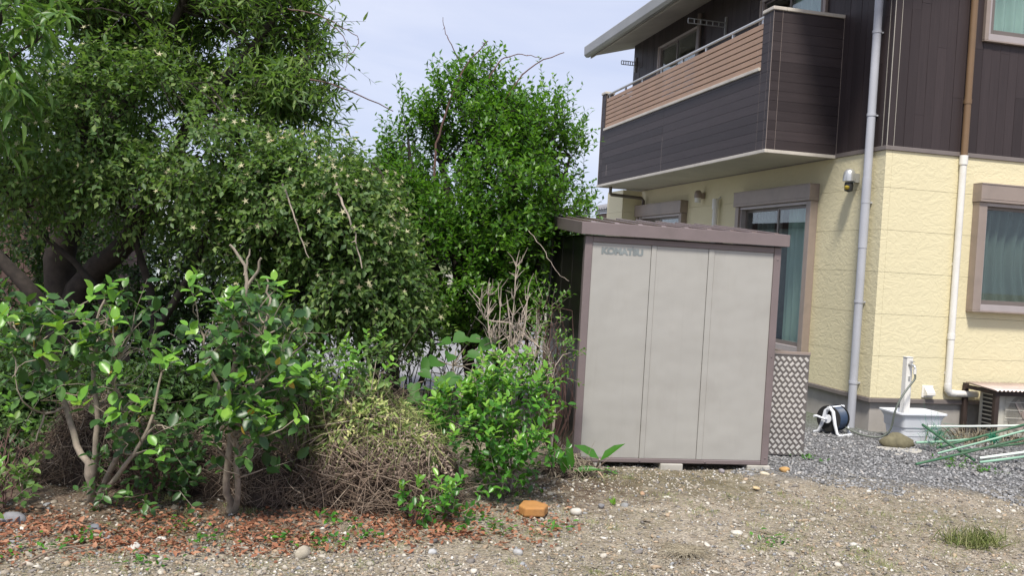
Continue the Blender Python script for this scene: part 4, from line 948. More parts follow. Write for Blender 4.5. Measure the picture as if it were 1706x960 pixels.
# bare canes
def cane(pts, r, label, mat='cane', jit=0.004):
    q = MB(); nodes = stempath(q, pts, r, r*.4, 6, jit, 5)
    for k in range(3, len(nodes)-1, 4):
        d = rdir(1)[0]; q.tube([nodes[k], nodes[k]+d*.03], [r*.5, r*.2], 4)
    tag(q.build('bare_cane', MT[mat], smooth=True), label, 'bare stem', 'bare arching stems')
cane([A(722, 330, 8.4), A(728, 240, 8.4), A(745, 180, 8.4), A(775, 110, 8.4), A(813, 68, 8.4)], .012, 'dark bare stem rising straight out of the bright tree top, tallest in its middle')
cane([A(800, 240, 8.5), A(840, 170, 8.5), A(880, 115, 8.5), A(940, 87, 8.5)], .010, 'bare stem slanting up right out of the bright tree, ending farthest right')
cane([A(815, 130, 8.5), A(835, 100, 8.5), A(870, 90, 8.5), A(902, 97, 8.5)], .007, 'short arching bare stem above the right half of the bright tree')
cane([A(770, 110, 8.6), A(752, 75, 8.6), A(741, 50, 8.6), A(738, 28, 8.6)], .006, 'thin crooked bare twig standing above the bright tree near its left side')
cane([A(470, 145, 8.0), A(510, 131, 8.0), A(580, 150, 8.1), A(655, 185, 8.3)], .010, 'long bare stem bridging the sky between left tree and bright tree')
cane([A(480, 15, 8.0), A(530, 24, 8.0), A(560, 40, 8.0), A(598, 65, 8.0), A(583, 90, 8.0)], .006, 'bare vine looping out into the sky at the upper left tree edge')
cane([A(545, 35, 8.0), A(572, 60, 8.0), A(580, 90, 8.0), A(575, 118, 8.0)], .005, 'thin vine hanging down from the looping vine in the sky')
cane([A(560, 305, 6.75), A(572, 340, 6.7), A(590, 390, 6.7), A(603, 447, 6.7)], .010, 'pale hanging stem over the middle of the arching flowered shrub', 'twig_dead')
cane([A(470, 305, 6.7), A(485, 345, 6.7), A(500, 395, 6.7), A(515, 430, 6.7)], .007, 'pale hanging stem over the left side of the arching flowered shrub', 'twig_dead')
cane([A(880, 385, 7.7), A(905, 415, 7.4), A(925, 450, 7.2), A(948, 468, 7.1)], .0025, 'thin pale stem reaching across the dark side of the shed', 'twig_dead')
# background dark shrubs
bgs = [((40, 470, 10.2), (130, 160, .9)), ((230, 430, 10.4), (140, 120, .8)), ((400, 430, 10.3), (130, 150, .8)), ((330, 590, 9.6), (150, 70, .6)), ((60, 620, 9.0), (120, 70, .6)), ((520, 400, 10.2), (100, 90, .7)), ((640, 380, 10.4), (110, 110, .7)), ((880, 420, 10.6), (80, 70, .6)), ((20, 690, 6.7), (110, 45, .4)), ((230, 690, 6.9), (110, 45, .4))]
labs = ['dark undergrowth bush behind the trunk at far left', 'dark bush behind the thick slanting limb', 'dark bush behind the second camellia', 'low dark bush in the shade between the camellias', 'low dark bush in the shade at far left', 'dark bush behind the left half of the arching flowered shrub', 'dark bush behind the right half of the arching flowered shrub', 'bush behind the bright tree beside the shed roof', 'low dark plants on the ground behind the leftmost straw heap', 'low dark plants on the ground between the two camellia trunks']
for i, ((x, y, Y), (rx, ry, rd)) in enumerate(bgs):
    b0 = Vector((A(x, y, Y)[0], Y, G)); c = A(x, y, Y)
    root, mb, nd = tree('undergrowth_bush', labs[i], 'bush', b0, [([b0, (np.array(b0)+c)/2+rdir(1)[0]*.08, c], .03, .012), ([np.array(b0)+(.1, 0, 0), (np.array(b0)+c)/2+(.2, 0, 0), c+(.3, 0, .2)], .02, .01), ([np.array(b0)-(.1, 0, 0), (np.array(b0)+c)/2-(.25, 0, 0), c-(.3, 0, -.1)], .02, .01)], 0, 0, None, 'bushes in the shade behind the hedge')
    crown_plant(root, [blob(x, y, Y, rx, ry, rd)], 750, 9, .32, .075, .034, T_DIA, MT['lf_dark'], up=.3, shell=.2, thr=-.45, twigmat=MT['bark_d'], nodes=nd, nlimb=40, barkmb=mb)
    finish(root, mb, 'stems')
# far trees beyond the asphalt
for i, (x, y, Y, rx, ry) in enumerate(((900, 425, 40, 45, 45),)):
    b0 = Vector((A(x, y, Y)[0], Y, G)); c = A(x, y, Y)
    root, mb, nd = tree('far_tree', 'distant rounded tree beyond the block wall' , 'tree', b0, [([b0, (np.array(b0)+c)/2, c], .16, .06)], 0, 0, None)
    root['label'] = 'distant tree beyond the block wall just left of the shed roof'
    crown_plant(root, [blob(x, y, Y, rx, ry, 1.2)], 500, 8, .6, .3, .2, T_DIA, MT['lf_bright'], shell=.4, thr=-.5, f=.8)
    finish(root, mb)

# 6 camellias
def camellia(label, base, stems, bl, n, nnew, newpts, seedph, lateral=None):
    root, mb, nd = tree('camellia', label, 'shrub', base, stems, 0, 0, None, 'camellia shrubs in the front row')
    P, Nn = sample(bl, n, .45, -.75, 3.5, seedph); D = Nn*.7+np.array((0, -.15, .5))+rng.normal(size=(len(P), 3))*.4; L = .10+.08*rng.random(len(P))
    pos, ax, nr, ll, lw, bend = shoots(P, D, L, 6, .084, .050, .05, 1.0, .25)
    ok = pos[:, 2] > G+.03; leaves('foliage', pos[ok], ax[ok], nr[ok]+(0, -.5, .2), ll[ok], lw[ok], T_OVAL, MT['lf_cam'], root, True)
    strand_obj('twigs', P, D, L, .003, bend, MT['bark_l'], root)
    nodes = np.array(nd); limbs_to(mb, nodes, P[rng.choice(len(P), min(90, len(P)), replace=False)], .006, .0025, 5, 4, .15)
    NP = np.array([A(*p) for p in newpts]); limbs_to(mb, np.concatenate([nodes, P]), NP, .004, .0025, 5, 3, .1)
    D = np.tile((0, -.2, 1.), (len(NP), 1))+rng.normal(size=(len(NP), 3))*.5; L = np.full(len(NP), .08)
    pos, ax, nr, ll, lw, bend = shoots(NP, D, L, 5, .088, .052, .05, 1., .2); leaves('young_leaves', pos, ax, nr+(0, -.5, .2), ll, lw, T_OVAL, MT['lf_new'], root, True)
    k = rng.choice(len(P), 7, replace=False); leaves('yellow_leaves', P[k]+(0, -.04, 0), rdir(7), rdir(7)+(0, -1, 0), .06, .032, T_OVAL, MT['lf_yel'], root, True)
    finish(root, mb, 'stems', 'bark_l'); return root
b0 = onz(150, 838)
camellia('camellia with pale branching stems and bright leaf tips, leftmost of the front row', b0,
    [([b0, A(150, 790, 5.5), A(128, 740, 5.55), A(110, 680, 5.6), A(90, 620, 5.6), A(40, 560, 5.55), A(0, 530, 5.5)], .026, .007), ([np.array(b0)+(.01, 0, 0), A(158, 780, 5.5), A(160, 700, 5.5), A(158, 620, 5.5), A(155, 560, 5.5), A(175, 500, 5.5)], .022, .007),
     ([np.array(b0)+(.03, 0, 0), A(185, 780, 5.45), A(205, 720, 5.4), A(190, 640, 5.4), A(200, 590, 5.4)], .02, .006), ([np.array(b0)+(.04, 0, 0), A(195, 795, 5.4), A(222, 755, 5.35), A(255, 690, 5.4), A(270, 620, 5.4)], .018, .006), ([A(110, 680, 5.6), A(80, 690, 5.5), A(60, 735, 5.45)], .01, .004)],
    [blob(145, 590, 5.5, 80, 65, .38), blob(60, 590, 5.55, 65, 60, .3), blob(222, 625, 5.45, 45, 60, .25), blob(185, 535, 5.5, 65, 45, .28), blob(255, 720, 5.4, 55, 50, .28), blob(20, 550, 5.5, 35, 45, .2), blob(205, 680, 5.5, 40, 38, .25)], 88, 0,
    [(75, 510, 5.35), (15, 530, 5.3), (20, 590, 5.3), (60, 600, 5.3), (150, 500, 5.3), (175, 490, 5.3), (185, 510, 5.3), (130, 540, 5.3), (150, 575, 5.2), (165, 560, 5.2), (205, 625, 5.2), (270, 600, 5.25), (285, 610, 5.3), (140, 680, 5.2), (235, 695, 5.2), (205, 690, 5.2), (265, 765, 5.2), (100, 555, 5.3), (185, 545, 5.2)], .2)
b0 = onz(383, 852)
camellia('taller camellia with a bare forked grey top, second in the front row', b0,
    [([b0, A(378, 800, 5.5), A(385, 740, 5.5), A(380, 660, 5.5), A(395, 590, 5.5), A(405, 520, 5.5), A(412, 470, 5.5), A(405, 440, 5.5), A(383, 408, 5.5)], .024, .007), ([A(411, 475, 5.5), A(425, 455, 5.48), A(435, 430, 5.46)], .011, .006), ([A(409, 460, 5.5), A(412, 430, 5.5), A(416, 415, 5.5)], .008, .004), ([np.array(b0)+(.03, 0, 0), A(395, 800, 5.45), A(390, 730, 5.45), A(360, 640, 5.4), A(340, 580, 5.4), A(330, 530, 5.4)], .02, .005), ([A(390, 600, 5.5), A(440, 560, 5.45), A(448, 500, 5.45), A(443, 460, 5.45)], .012, .005), ([A(385, 700, 5.5), A(430, 640, 5.4), A(470, 600, 5.4)], .012, .004)],
    [blob(400, 575, 5.5, 60, 60, .32), blob(445, 530, 5.5, 40, 50, .28), blob(352, 590, 5.45, 32, 75, .2), blob(425, 660, 5.4, 60, 60, .33), blob(400, 740, 5.4, 50, 50, .22), blob(470, 590, 5.5, 35, 60, .28), blob(360, 530, 5.45, 40, 30, .22), blob(465, 660, 5.5, 35, 50, .28)], 115, 0,
    [(315, 478, 5.35), (330, 500, 5.3), (462, 480, 5.3), (472, 500, 5.3), (375, 510, 5.3), (390, 500, 5.3), (350, 630, 5.25), (380, 705, 5.2), (395, 690, 5.2), (430, 690, 5.2), (450, 570, 5.25), (475, 650, 5.2), (410, 640, 5.2), (490, 700, 5.2), (460, 720, 5.2), (445, 700, 5.2), (500, 630, 5.2), (330, 565, 5.3)], 1.7)
# low box-leaf bush between
def lowbush(label, x, y, Y, bl, n, lL, mat, group=None, young=0, T=T_OVAL, nm='low_bush'):
    b0 = onz(x, y) if y > 700 else Vector((A(x, y, Y)[0], Y, G)); root, mb, nd = tree(nm, label, 'bush', b0, [([b0, np.array(b0)+(.02*k-.04, .02, .12), np.array(b0)+np.array((.09*k-.18, .03, .3))*(1 if n > 80 else .4)], .012 if n > 80 else .005, .006 if n > 80 else .003) for k in range(5)], 0, 0, None, group)
    P, Nn = sample(bl, n, .55, -.8, 3.); D = Nn*.7+np.array((0, -.1, .6))+rng.normal(size=(len(P), 3))*.35; L = .09+.09*rng.random(len(P))
    pos, ax, nr, ll, lw, bend = shoots(P, D, L, 7, lL, lL*.52, .05, 1., .25); ok = pos[:, 2] > G+.01
    leaves('foliage', pos[ok], ax[ok], nr[ok]+(0, -.4, .3), ll[ok], lw[ok], T, MT[mat], root, True); strand_obj('twigs', P, D, L, .0025, bend, MT['bark_l'], root)
    if young:
        k = np.argsort(-(P[:, 2]-.5*P[:, 1]+rng.random(len(P))*.3))[:young]; P3 = P[k]+Nn[k]*.05+(0, -.03, .04)
        pos, ax, nr, ll, lw, bend = shoots(P3, Nn[k]*.4+np.array((0, 0, .9)), .09, 6, lL, lL*.5, .0, .9); leaves('young_leaves', pos, ax, nr+(0, -.4, .3), ll, lw, T, MT['lf_new'], root, True)
    limbs_to(mb, np.array(nd), P[rng.choice(len(P), min(60, len(P)), replace=False)], .006 if n > 80 else .003, .002, 5, 3)
    finish(root, mb, 'stems', 'cane' if n < 80 else 'bark_l'); return root
lowbush('low dark leafy bush at the foot of the leftmost camellia', 255, 845, 5.5, [blob(240, 790, 5.55, 75, 45, .3), blob(275, 770, 5.7, 40, 35, .3)], 75, .06, 'lf_cam', 'low bushes in the front row')
lowbush('glossy bright green gardenia bush between debris heap and shed', 850, 812, 6.2, [blob(850, 690, 6.4, 70, 65, .4), blob(790, 730, 6.3, 75, 60, .4), blob(860, 755, 6.3, 60, 50, .35), blob(760, 690, 6.3, 45, 25, .22), blob(840, 640, 6.5, 50, 28, .25), blob(790, 800, 6.1, 85, 30, .3), blob(895, 650, 6.5, 25, 20, .2)], 300, .058, 'lf_gard', 'low bushes in the front row', 90)
lowbush('small trailing clump with lime leaf tips at the foot of the debris heap', 690, 880, 5.5, [blob(720, 852, 5.55, 60, 12, .15), blob(665, 885, 5.35, 20, 9, .08)], 22, .055, 'lf_gard', 'low bushes in the front row', 9)
lowbush('pale green leafy bush leaning over the left of the debris heap', 520, 840, 5.9, [blob(510, 670, 5.9, 50, 40, .3), blob(560, 640, 6.0, 60, 28, .3), blob(475, 700, 5.8, 25, 40, .2), blob(610, 615, 6.1, 40, 26, .25)], 130, .055, 'lf_pg', 'low bushes in the front row', 25)
lowbush('clump of green leaves at the left picture edge near the ground', 5, 850, 5.3, [blob(10, 760, 5.6, 45, 60, .3), blob(20, 900, 4.9, 50, 22, .16), blob(0, 820, 5.3, 40, 40, .2)], 45, .055, 'lf_pg', 'low bushes in the front row', 12)
lowbush('small leaved twiggy bush hanging over the dark left wall of the shed', 925, 650, 7.15, [blob(922, 575, 6.95, 25, 45, .14), blob(912, 520, 7.0, 22, 35, .14), blob(930, 615, 7.0, 18, 35, .14)], 60, .04, 'lf_bright', None, 0, T_DIA)
# broad leaved plant
b0 = onz(760, 690); b0 = Vector((A(760, 690, 7.0)[0], 7.0, G)); root, mb, nd = tree('broad_leaf_plant', 'plant with big heart shaped leaves in the shade behind the heap', 'plant', b0, [([b0, A(760, 680, 7.0), A(755, 610, 7.0)], .012, .006)], 0, 0, None)
pts = [(800, 565), (780, 590), (750, 590), (735, 570), (700, 620), (720, 650), (760, 625), (790, 620), (770, 660), (740, 680), (700, 660), (690, 640), (810, 600), (800, 640), (730, 600), (775, 560), (820, 570), (715, 600), (690, 690), (760, 700), (730, 635), (785, 650)]
NP = np.array([A(x, y, 6.9+rng.normal()*.1) for x, y in pts]); limbs_to(mb, np.array(nd), NP, .005, .003, 5, 3)
ax = np.stack([rng.normal(size=len(NP))*.9, -.35-.3*rng.random(len(NP)), -.25+rng.normal(size=len(NP))*.3], 1); nr = np.tile((0, -.75, .7), (len(NP), 1))+rng.normal(size=(len(NP), 3))*.2
for i in range(len(NP)): leaves('leaf', NP[i:i+1], ax[i:i+1], nr[i:i+1], .135*(.75+.5*rng.random()), .12*(.75+.4*rng.random()), T_HEART, MT['lf_big'], root, True); finish(root, mb, 'stems', 'bark_l')
# dead twiggy shrub
b0 = Vector((A(850, 690, 6.75)[0], 6.75, G)); root = thing('dead_shrub', 'leafless bleached shrub of forking twigs standing before the bright tree', 'dead shrub', b0)
q = MB()
main = stempath(q, [b0, A(845, 690, 6.75), A(840, 620, 6.75), A(850, 560, 6.75), A(845, 500, 6.75)], .013, .005, 6)
arms = []
for tgt in [(800, 500), (815, 470), (880, 480), (860, 445), (820, 560), (895, 540), (805, 600), (880, 600), (925, 610), (895, 560), (870, 520), (835, 480), (915, 600), (905, 640), (865, 640), (790, 640)]:
    i = rng.integers(3, len(main)-2); a = main[i]; t_ = A(tgt[0], tgt[1], 6.75+rng.normal()*.15); m_ = (a+t_)/2+np.array(((t_[0]-a[0])*.35, rng.normal()*.05, -.06)); arms.append(stempath(q, [a, m_, t_], .0065, .0025, 5))
for _ in range(330):
    p_ = arms[rng.integers(len(arms))]; a = p_[rng.integers(1, len(p_))]; d = unit(np.array((rng.normal()*.6, rng.normal()*.6, .8+rng.random()))); ln = .05+.10*rng.random()
    q.tube([a, a+d*ln*.5+rng.normal(size=3)*.01, a+d*ln+rng.normal(size=3)*.02], [.0035, .0026, .0012], 4, False)
finish(root, q, 'twigs', 'twig_dead')
# debris heap
def lump(d, q=0.):
    return 1+.11*np.sin(d[:, 0]*4.1+d[:, 2]*3+q)+.09*np.sin(d[:, 0]*9+1.2+q)*np.cos(d[:, 2]*6)+.07*np.sin(d[:, 1]*8+d[:, 2]*7)
def heap(name, label, cat, c, R_, nst, mat1, mat2, len_, over=None, group=None, mound=True):
    root = thing(name, label, cat, (c[0], c[1], G), 0, group); cx, cy = c[:2]
    V = []; Fc = []; n, m = 40, 14
    for j in range(m+1):
        for i in range(n):
            th = 2*PI*i/n; ph = PI/2*j/m; k = 1+.08*math.sin(3*th+ph*2)+.06*math.sin(7*th+3*ph)+.05*math.sin(11*th)
            V.append((R_[0]*math.cos(th)*math.cos(ph)*k*.82, R_[1]*math.sin(th)*math.cos(ph)*k*.82, R_[2]*math.sin(ph)**.8*.84*(1+.05*math.sin(5*th))))
    for j in range(m):
        for i in range(n): Fc.append((j*n+i, j*n+(i+1) % n, (j+1)*n+(i+1) % n, (j+1)*n+i))
    b_ = MB(); b_.add(V, Fc); b_.build('mound', MT['mound'], root, smooth=True)
    d = rdir(nst); d[:, 2] = np.abs(d[:, 2]); Rv = np.array(R_); P = d*Rv*(.78+.26*rng.random((nst, 1)))*lump(d)[:, None]; nrm = unit(d/Rv)
    tg = rdir(nst); tg = unit(tg-nrm*(tg*nrm).sum(1, keepdims=True)); D = tg+nrm*(.12*rng.normal(size=(nst, 1)))+np.array((0, 0, -.25)); P = P-unit(D)*len_*.3+np.array(root.location); P[:, 2] = np.maximum(P[:, 2], G+.01)
    stick = rng.random(nst) < .12; D = np.where(stick[:, None], D+nrm*.8, D); L = len_*(.4+1.2*rng.random(nst)); bend = -nrm*.25+rng.normal(size=(nst, 3))*.3; h = nst//2
    strand_obj('twigs', P[:h], D[:h], L[:h], .0034, bend[:h], MT[mat1], root, 4); strand_obj('dry_stalks', P[h:], D[h:], L[h:]*.8, .0028, bend[h:], MT[mat2], root, 3)
    return root, Rv
pc = onz(598, 864); hp, Rv = heap('debris_heap', 'domed heap of dry brown twigs and clippings topped with wilting greens', 'garden waste heap', (pc.x, pc.y+.48), (.62, .42, .63), 5200, 'straw_dk', 'straw_br', .32)
n = 4600; d = rdir(n); d[:, 2] = np.abs(d[:, 2]); d = unit(d+np.array((-.25, .0, .75))); P = d*Rv*(.95+.14*rng.random((n, 1)))*lump(d)[:, None]+np.array(hp.location); keep = clump(P, 5.) > -.3; P = P[keep]
leaves('wilted_clippings', P, rdir(len(P))+(0, 0, -.4), rdir(len(P))+(0, -.3, .7), .055*(.6+.8*rng.random(len(P))), .017, T_LEAF, MT['lf_pale'], hp)
n = 900; P = (unit(rdir(n)*(1, 1, .5)+(0, -.1, 1))*Rv*1.02)+np.array(hp.location)+rng.normal(size=(n, 3))*(.0, .0, .01); strand_obj('grass_clippings', P, rdir(n)+(0, -.3, -.2), .15, .0026, rng.normal(size=(n, 3))*.4+(0, 0, -.4), MT['lf_pale'], hp, 3)
n = 2200; P = unit(rdir(n)*.8+(.35, -1.1, .55))*Rv*(1.0+.08*rng.random((n, 1)))+np.array(hp.location); P = P[(P[:, 2] > G+.22) & (P[:, 2] < G+.52)]
leaves('shredded_straw', P, rdir(len(P)), rdir(len(P)), .030, .012, T_DIA, leafmat('shredded bark straw', leafset((.26, .19, .15), (.40, .31, .25), (.52, .42, .34)), .85, 0), hp)
n = 260; d = unit(rdir(n)*.9+(-.25, -1., .25)); d[:, 2] = np.abs(d[:, 2])*.9; P = d*Rv*(1.0+.12*rng.random((n, 1)))*lump(d)[:, None]+np.array(hp.location); nrm = unit(d/Rv); D = unit(np.stack([.7+rng.normal(size=n)*.75, np.zeros(n), -.4+rng.normal(size=n)*.6], 1)); D = D-nrm*(D*nrm).sum(1, keepdims=True); P = P-unit(D)*.15
strand_obj('long_sticks', P, D, .10+.38*rng.random(n)**1.5, .0022+.0035*rng.random(n)**2, -nrm*.12+rng.normal(size=(n, 3))*.2, MT['straw_br'], hp, 4)
c = onz(110, 835); heap('straw_heap', 'low heap of dry twigs behind the leftmost camellia', 'garden waste heap', (c.x, c.y+.55), (.52, .3, .50), 2600, 'straw_dk', 'straw_br', .26)
c = onz(330, 845); heap('straw_heap', 'low heap of dead brown stalks behind the second camellia', 'garden waste heap', (c.x, c.y+.42), (.42, .25, .36), 1800, 'straw_dk', 'straw_br', .2)
c = onz(425, 850); heap('straw_heap', 'small tuft of dead curled stalks left of the debris heap', 'garden waste heap', (c.x, c.y+.2), (.22, .16, .33), 900, 'straw_br', 'straw_dk', .14)
c = onz(955, 795); dh, _ = heap('dry_stalk_heap', 'spread of dry pale curled stalks at the left foot of the shed', 'garden waste heap', (c.x-.02, c.y+.08), (.24, .2, .14), 420, 'straw_lt', 'straw_br', .17)
n = 46; P = np.array(dh.location)+rng.normal(size=(n, 3))*(.14, .09, .02)+(.03, -.05, .05); ax = rdir(n)*(1, 1, .35); ax[:, 2] -= .12
leaves('dry_blades', P, ax, rdir(n)*.5+(0, -.3, 1), .17*(.6+.8*rng.random(n)), .018, T_LONG, leafmat('pale dry blade', leafset((.30, .20, .14), (.46, .36, .26), (.58, .50, .38)), .8, .15, (.5, .4, .3)), dh, True)
# green sprout beside the shed
b0 = onz(995, 790); root = thing('broad_blade_sprout', 'sprout of broad pointed green blades in front of the shed corner', 'plant', b0)
pts = np.array([A(1000, 768, 7.1), A(998, 765, 7.1), A(950, 790, 6.95), A(945, 780, 6.95), A(955, 785, 6.95), A(940, 790, 6.9)]); ax = np.array([(.75, -.1, .75), (-.8, -.1, .5), (-.1, -.1, 1), (-.4, -.2, .8), (.75, -.2, .2), (-.1, -.3, .7)]); nr = np.array([(-.5, -.6, .7), (.3, -.7, .7), (.3, -1, .2), (.2, -.9, .4), (0, -.6, .8), (.1, -1, .2)])
bl_ = [.23, .22, .28, .2, .2, .2]; bw_ = [.07, .08, .07, .06, .06, .06]
for i in range(6): leaves('blade', pts[i:i+1], ax[i:i+1], nr[i:i+1], bl_[i], bw_[i], T_LEAF, MT['lf_gard'], root, True)
q = MB(); q.tube([b0+Vector((0, 0, -.01)), b0+Vector((.0, 0, .06)), Vector(A(999, 766, 7.1))], [.014, .012, .006], 8); q.tube([Vector(A(948, 835, 6.9)), Vector(A(950, 790, 6.95))], [.012, .006], 8); finish(root, q, 'stalk', 'twig_dead')
q = MB(); stempath(q, [A(762, 655, 6.5), A(800, 678, 6.3)], .013, .013, 7); tag(q.build('cut_stick', MT['twig_dead'], smooth=True), 'short pale cut stick poking out above the gardenia bush', 'stick')
for (a, b_, lab) in (((925, 680, 6.6), (918, 745, 6.6), 'upright broken dry stake by the shed corner'), ((905, 690, 6.55), (900, 740, 6.5), 'short split dry stem left of the broken stake')):
    q = MB(); stempath(q, [A(*b_), A(*a)], .012, .008, 6); tag(q.build('dry_stake', MT['twig_dead'], smooth=True), lab, 'stake')
# shrub feet understory: thin stems seen against the asphalt
st = thing('bare_understory', 'tangle of thin dark bare stems in the shade under the arching shrub', 'dead shrub', Vector((A(680, 640, 8.3)[0], 8.3, G)))
n = 130; P = np.stack([rng.uniform(A(430, 600, 8.3)[0], A(790, 600, 8.3)[0], n), 8.3+rng.normal(size=n)*.3, np.full(n, G)], 1)
strand_obj('stems', P, np.tile((0, 0, 1.), (n, 1))+rng.normal(size=(n, 3))*.35, .9, .008, rng.normal(size=(n, 3))*.25, MT['bark_d'], st, 5)

# ================================================================== GROUND COVER
ICO_V = np.array([(0,-1,-1.618),(0,1,-1.618),(0,-1,1.618),(0,1,1.618),(-1,-1.618,0),(-1,1.618,0),(1,-1.618,0),(1,1.618,0),(-1.618,0,-1),(1.618,0,-1),(-1.618,0,1),(1.618,0,1)], float)/1.9
from itertools import combinations
_f3 = [c for c in combinations(range(12), 3) if all(abs(np.linalg.norm(ICO_V[i]-ICO_V[j])-2/1.9) < .02 for i, j in combinations(c, 2))]
ICO_F = np.array([c if np.dot(np.cross(ICO_V[c[1]]-ICO_V[c[0]], ICO_V[c[2]]-ICO_V[c[0]]), ICO_V[c[0]]) > 0 else c[::-1] for c in _f3])
OCT_V = np.array([(1,0,0),(-1,0,0),(0,1,0),(0,-1,0),(0,0,1),(0,0,-1)], float); OCT_F = np.array([(0,2,4),(2,1,4),(1,3,4),(3,0,4),(2,0,5),(1,2,5),(3,1,5),(0,3,5)])
def stones(name, n, xy, size, colfn, TV, TF, flat=.55, kind='stuff'):
    z = gz_(xy[:, 0], xy[:, 1]); a = rng.random(n)*6.28; ca, sa = np.cos(a), np.sin(a)
    s = size[:, None]*np.stack([.7+.6*rng.random(n), .55+.5*rng.random(n), flat*(.5+.7*rng.random(n))], 1)
    V = TV[None]*s[:, None]*(1+.28*rng.normal(size=(n, len(TV), 1)).clip(-1.4, 1.4))
    tilt = rng.normal(size=(n, 2))*.25; V[..., 2] += V[..., 0]*tilt[:, 0:1]+V[..., 1]*tilt[:, 1:2]
    X = V[..., 0]*ca[:, None]-V[..., 1]*sa[:, None]; Y = V[..., 0]*sa[:, None]+V[..., 1]*ca[:, None]
    W_ = np.stack([X+xy[:, 0:1], Y+xy[:, 1:2], V[..., 2]+(z+s[:, 2]*.35)[:, None]], 2).reshape(-1, 3)
    F = (TF[None]+(np.arange(n)*len(TV))[:, None, None]).reshape(-1, 3)
    c = colfn(xy, n); c = np.repeat(np.concatenate([c, np.ones((n, 1))], 1), len(TV), 0)
    return tag(mesh_np(name, W_, F, MT['stone'], None, False, c), kind=kind)
def fieldxy(n, y0=3.9, y1=9.9, x0=-3., x1=5.2, pw_=1.6):
    y = y0+(y1-y0)*rng.random(n)**pw_; x = x0+(x1-x0)*rng.random(n)
    k = (np.abs(x) < y*.62+.4); return np.stack([x[k], y[k]], 1)
def bluezone(xy): return (xy[:, 1]+.25*np.sin(xy[:, 0]*5)+.12*np.sin(xy[:, 0]*13) > 7.35-.10*(xy[:, 0]-2)) & (xy[:, 0] > 2.0+.15*np.sin(xy[:, 1]*9))
PAL = np.array([(.40, .36, .30), (.28, .24, .19), (.52, .48, .41), (.19, .17, .155), (.27, .275, .285), (.38, .29, .20), (.60, .57, .51), (.13, .12, .11)])
PALB = np.array([(.22, .22, .225), (.29, .29, .295), (.14, .14, .142), (.37, .37, .375), (.26, .25, .25), (.42, .40, .38)])
def colfn(xy, n):
    bz = bluezone(xy); c = PAL[rng.choice(len(PAL), n, p=[.24, .22, .13, .12, .06, .15, .04, .04])]; cb = PALB[rng.choice(len(PALB), n, p=[.25, .25, .2, .13, .12, .05])]
    c = np.where(bz[:, None], cb, c); return c*(.8+.4*rng.random((n, 1)))
xy = fieldxy(110000); b1 = bluezone(xy)
hedge = (xy[:, 0] < .2) & (xy[:, 1] > 5.0+.0*xy[:, 0]); cl_ = np.sin(xy[:, 0]*3.1+1)*np.sin(xy[:, 1]*2.3)+.5*np.sin(xy[:, 0]*7.7+xy[:, 1]*6); den = np.where(b1, .95, np.clip(.55+.32*cl_+.3*(xy[:, 1] < 5.3), .16, 1)); den = np.where(hedge, den*.35, den)
inshed = (xy[:, 1] > 7.5+.17*(xy[:, 0]-.5)) & (xy[:, 0] < 2.1) & (xy[:, 0] > .4); hw = ((xy-np.array(HC[:2])) @ np.array((-math.sin(HYAW), math.cos(HYAW))) > .02) & ((xy-np.array(HC[:2])) @ np.array((math.cos(HYAW), math.sin(HYAW))) > .02)
k = (rng.random(len(xy)) < den) & ~inshed & ~hw; xy = xy[k]; sz = .0045+.013*rng.random(len(xy))**2.4; sz = np.where(bluezone(xy), sz*1.35+.002, sz)
stones('gravel', len(xy), xy, sz, colfn, OCT_V, OCT_F, .6)
xy = fieldxy(3800); k = ~((xy[:, 0] < .2) & (xy[:, 1] > 5.6)) & (xy[:, 1] < 9.2); xy = xy[k]; xy = xy[~((xy[:, 1] > 7.4+.17*(xy[:, 0]-.5)) & (xy[:, 0] < 2.15) & (xy[:, 0] > .4))]
stones('pebbles', len(xy), xy, .010+.018*rng.random(len(xy))**2.5, colfn, ICO_V, ICO_F, .55)
# individual stones
SL = [(958, 856, .045, (.48, .45, .40), 'whitish stone right of the orange brick'), (1040, 745+100, .03, (.25, .25, .25), 'dark grey stone on the gravel before the shed'), (1275, 793, .035, (.56, .50, .38), 'cream stone at the right front corner of the shed'), (1307, 787, .055, (.46, .27, .10), 'flat ochre stone right of the shed corner'),
      (1260, 816, .03, (.50, .38, .22), 'tan stone below the cream stone'), (1203, 788, .032, (.25, .225, .235), 'square mauve grey stone under the shed front edge'), (1070, 825, .03, (.42, .27, .17), 'pointed tan stone before the shed, alone on moss'), (1226, 893, .04, (.55, .52, .46), 'long pale stone lying in the open gravel'),
      (505, 925, .05, (.36, .32, .25), 'buff stone at the bottom edge below the heap'), (160, 888, .045, (.15, .16, .18), 'dark slate stone among the red leaves'), (168, 894, .03, (.5, .47, .40), 'cream stone touching the dark slate stone'), (225, 915, .035, (.52, .50, .45), 'white stone low among the red leaves'), (270, 903, .03, (.55, .53, .48), 'small white stone right of the other white stone in the leaves'),
      (720, 925, .032, (.42, .42, .42), 'pale grey stone near the bottom centre'), (865, 925, .035, (.34, .34, .34), 'grey stone on the gravel below the orange brick'), (1495, 790-30, .03, (.4, .38, .34), 'stone lying on the pale plate'), (1002, 846, .026, (.22, .22, .235), 'rounded grey stone right of the whitish one'), (20, 870, .07, (.20, .20, .21), 'large dark slate at the left edge')]
for i, (x, y, s, c, lab) in enumerate(SL):
    p = onz(x, y); rock('stone', (p.x, p.y, G+s*.3), (s, s*.75, s*.55), c, 20+i, lab, 'stone', group='larger stones on the gravel', rz=i*1.3, sub=2)
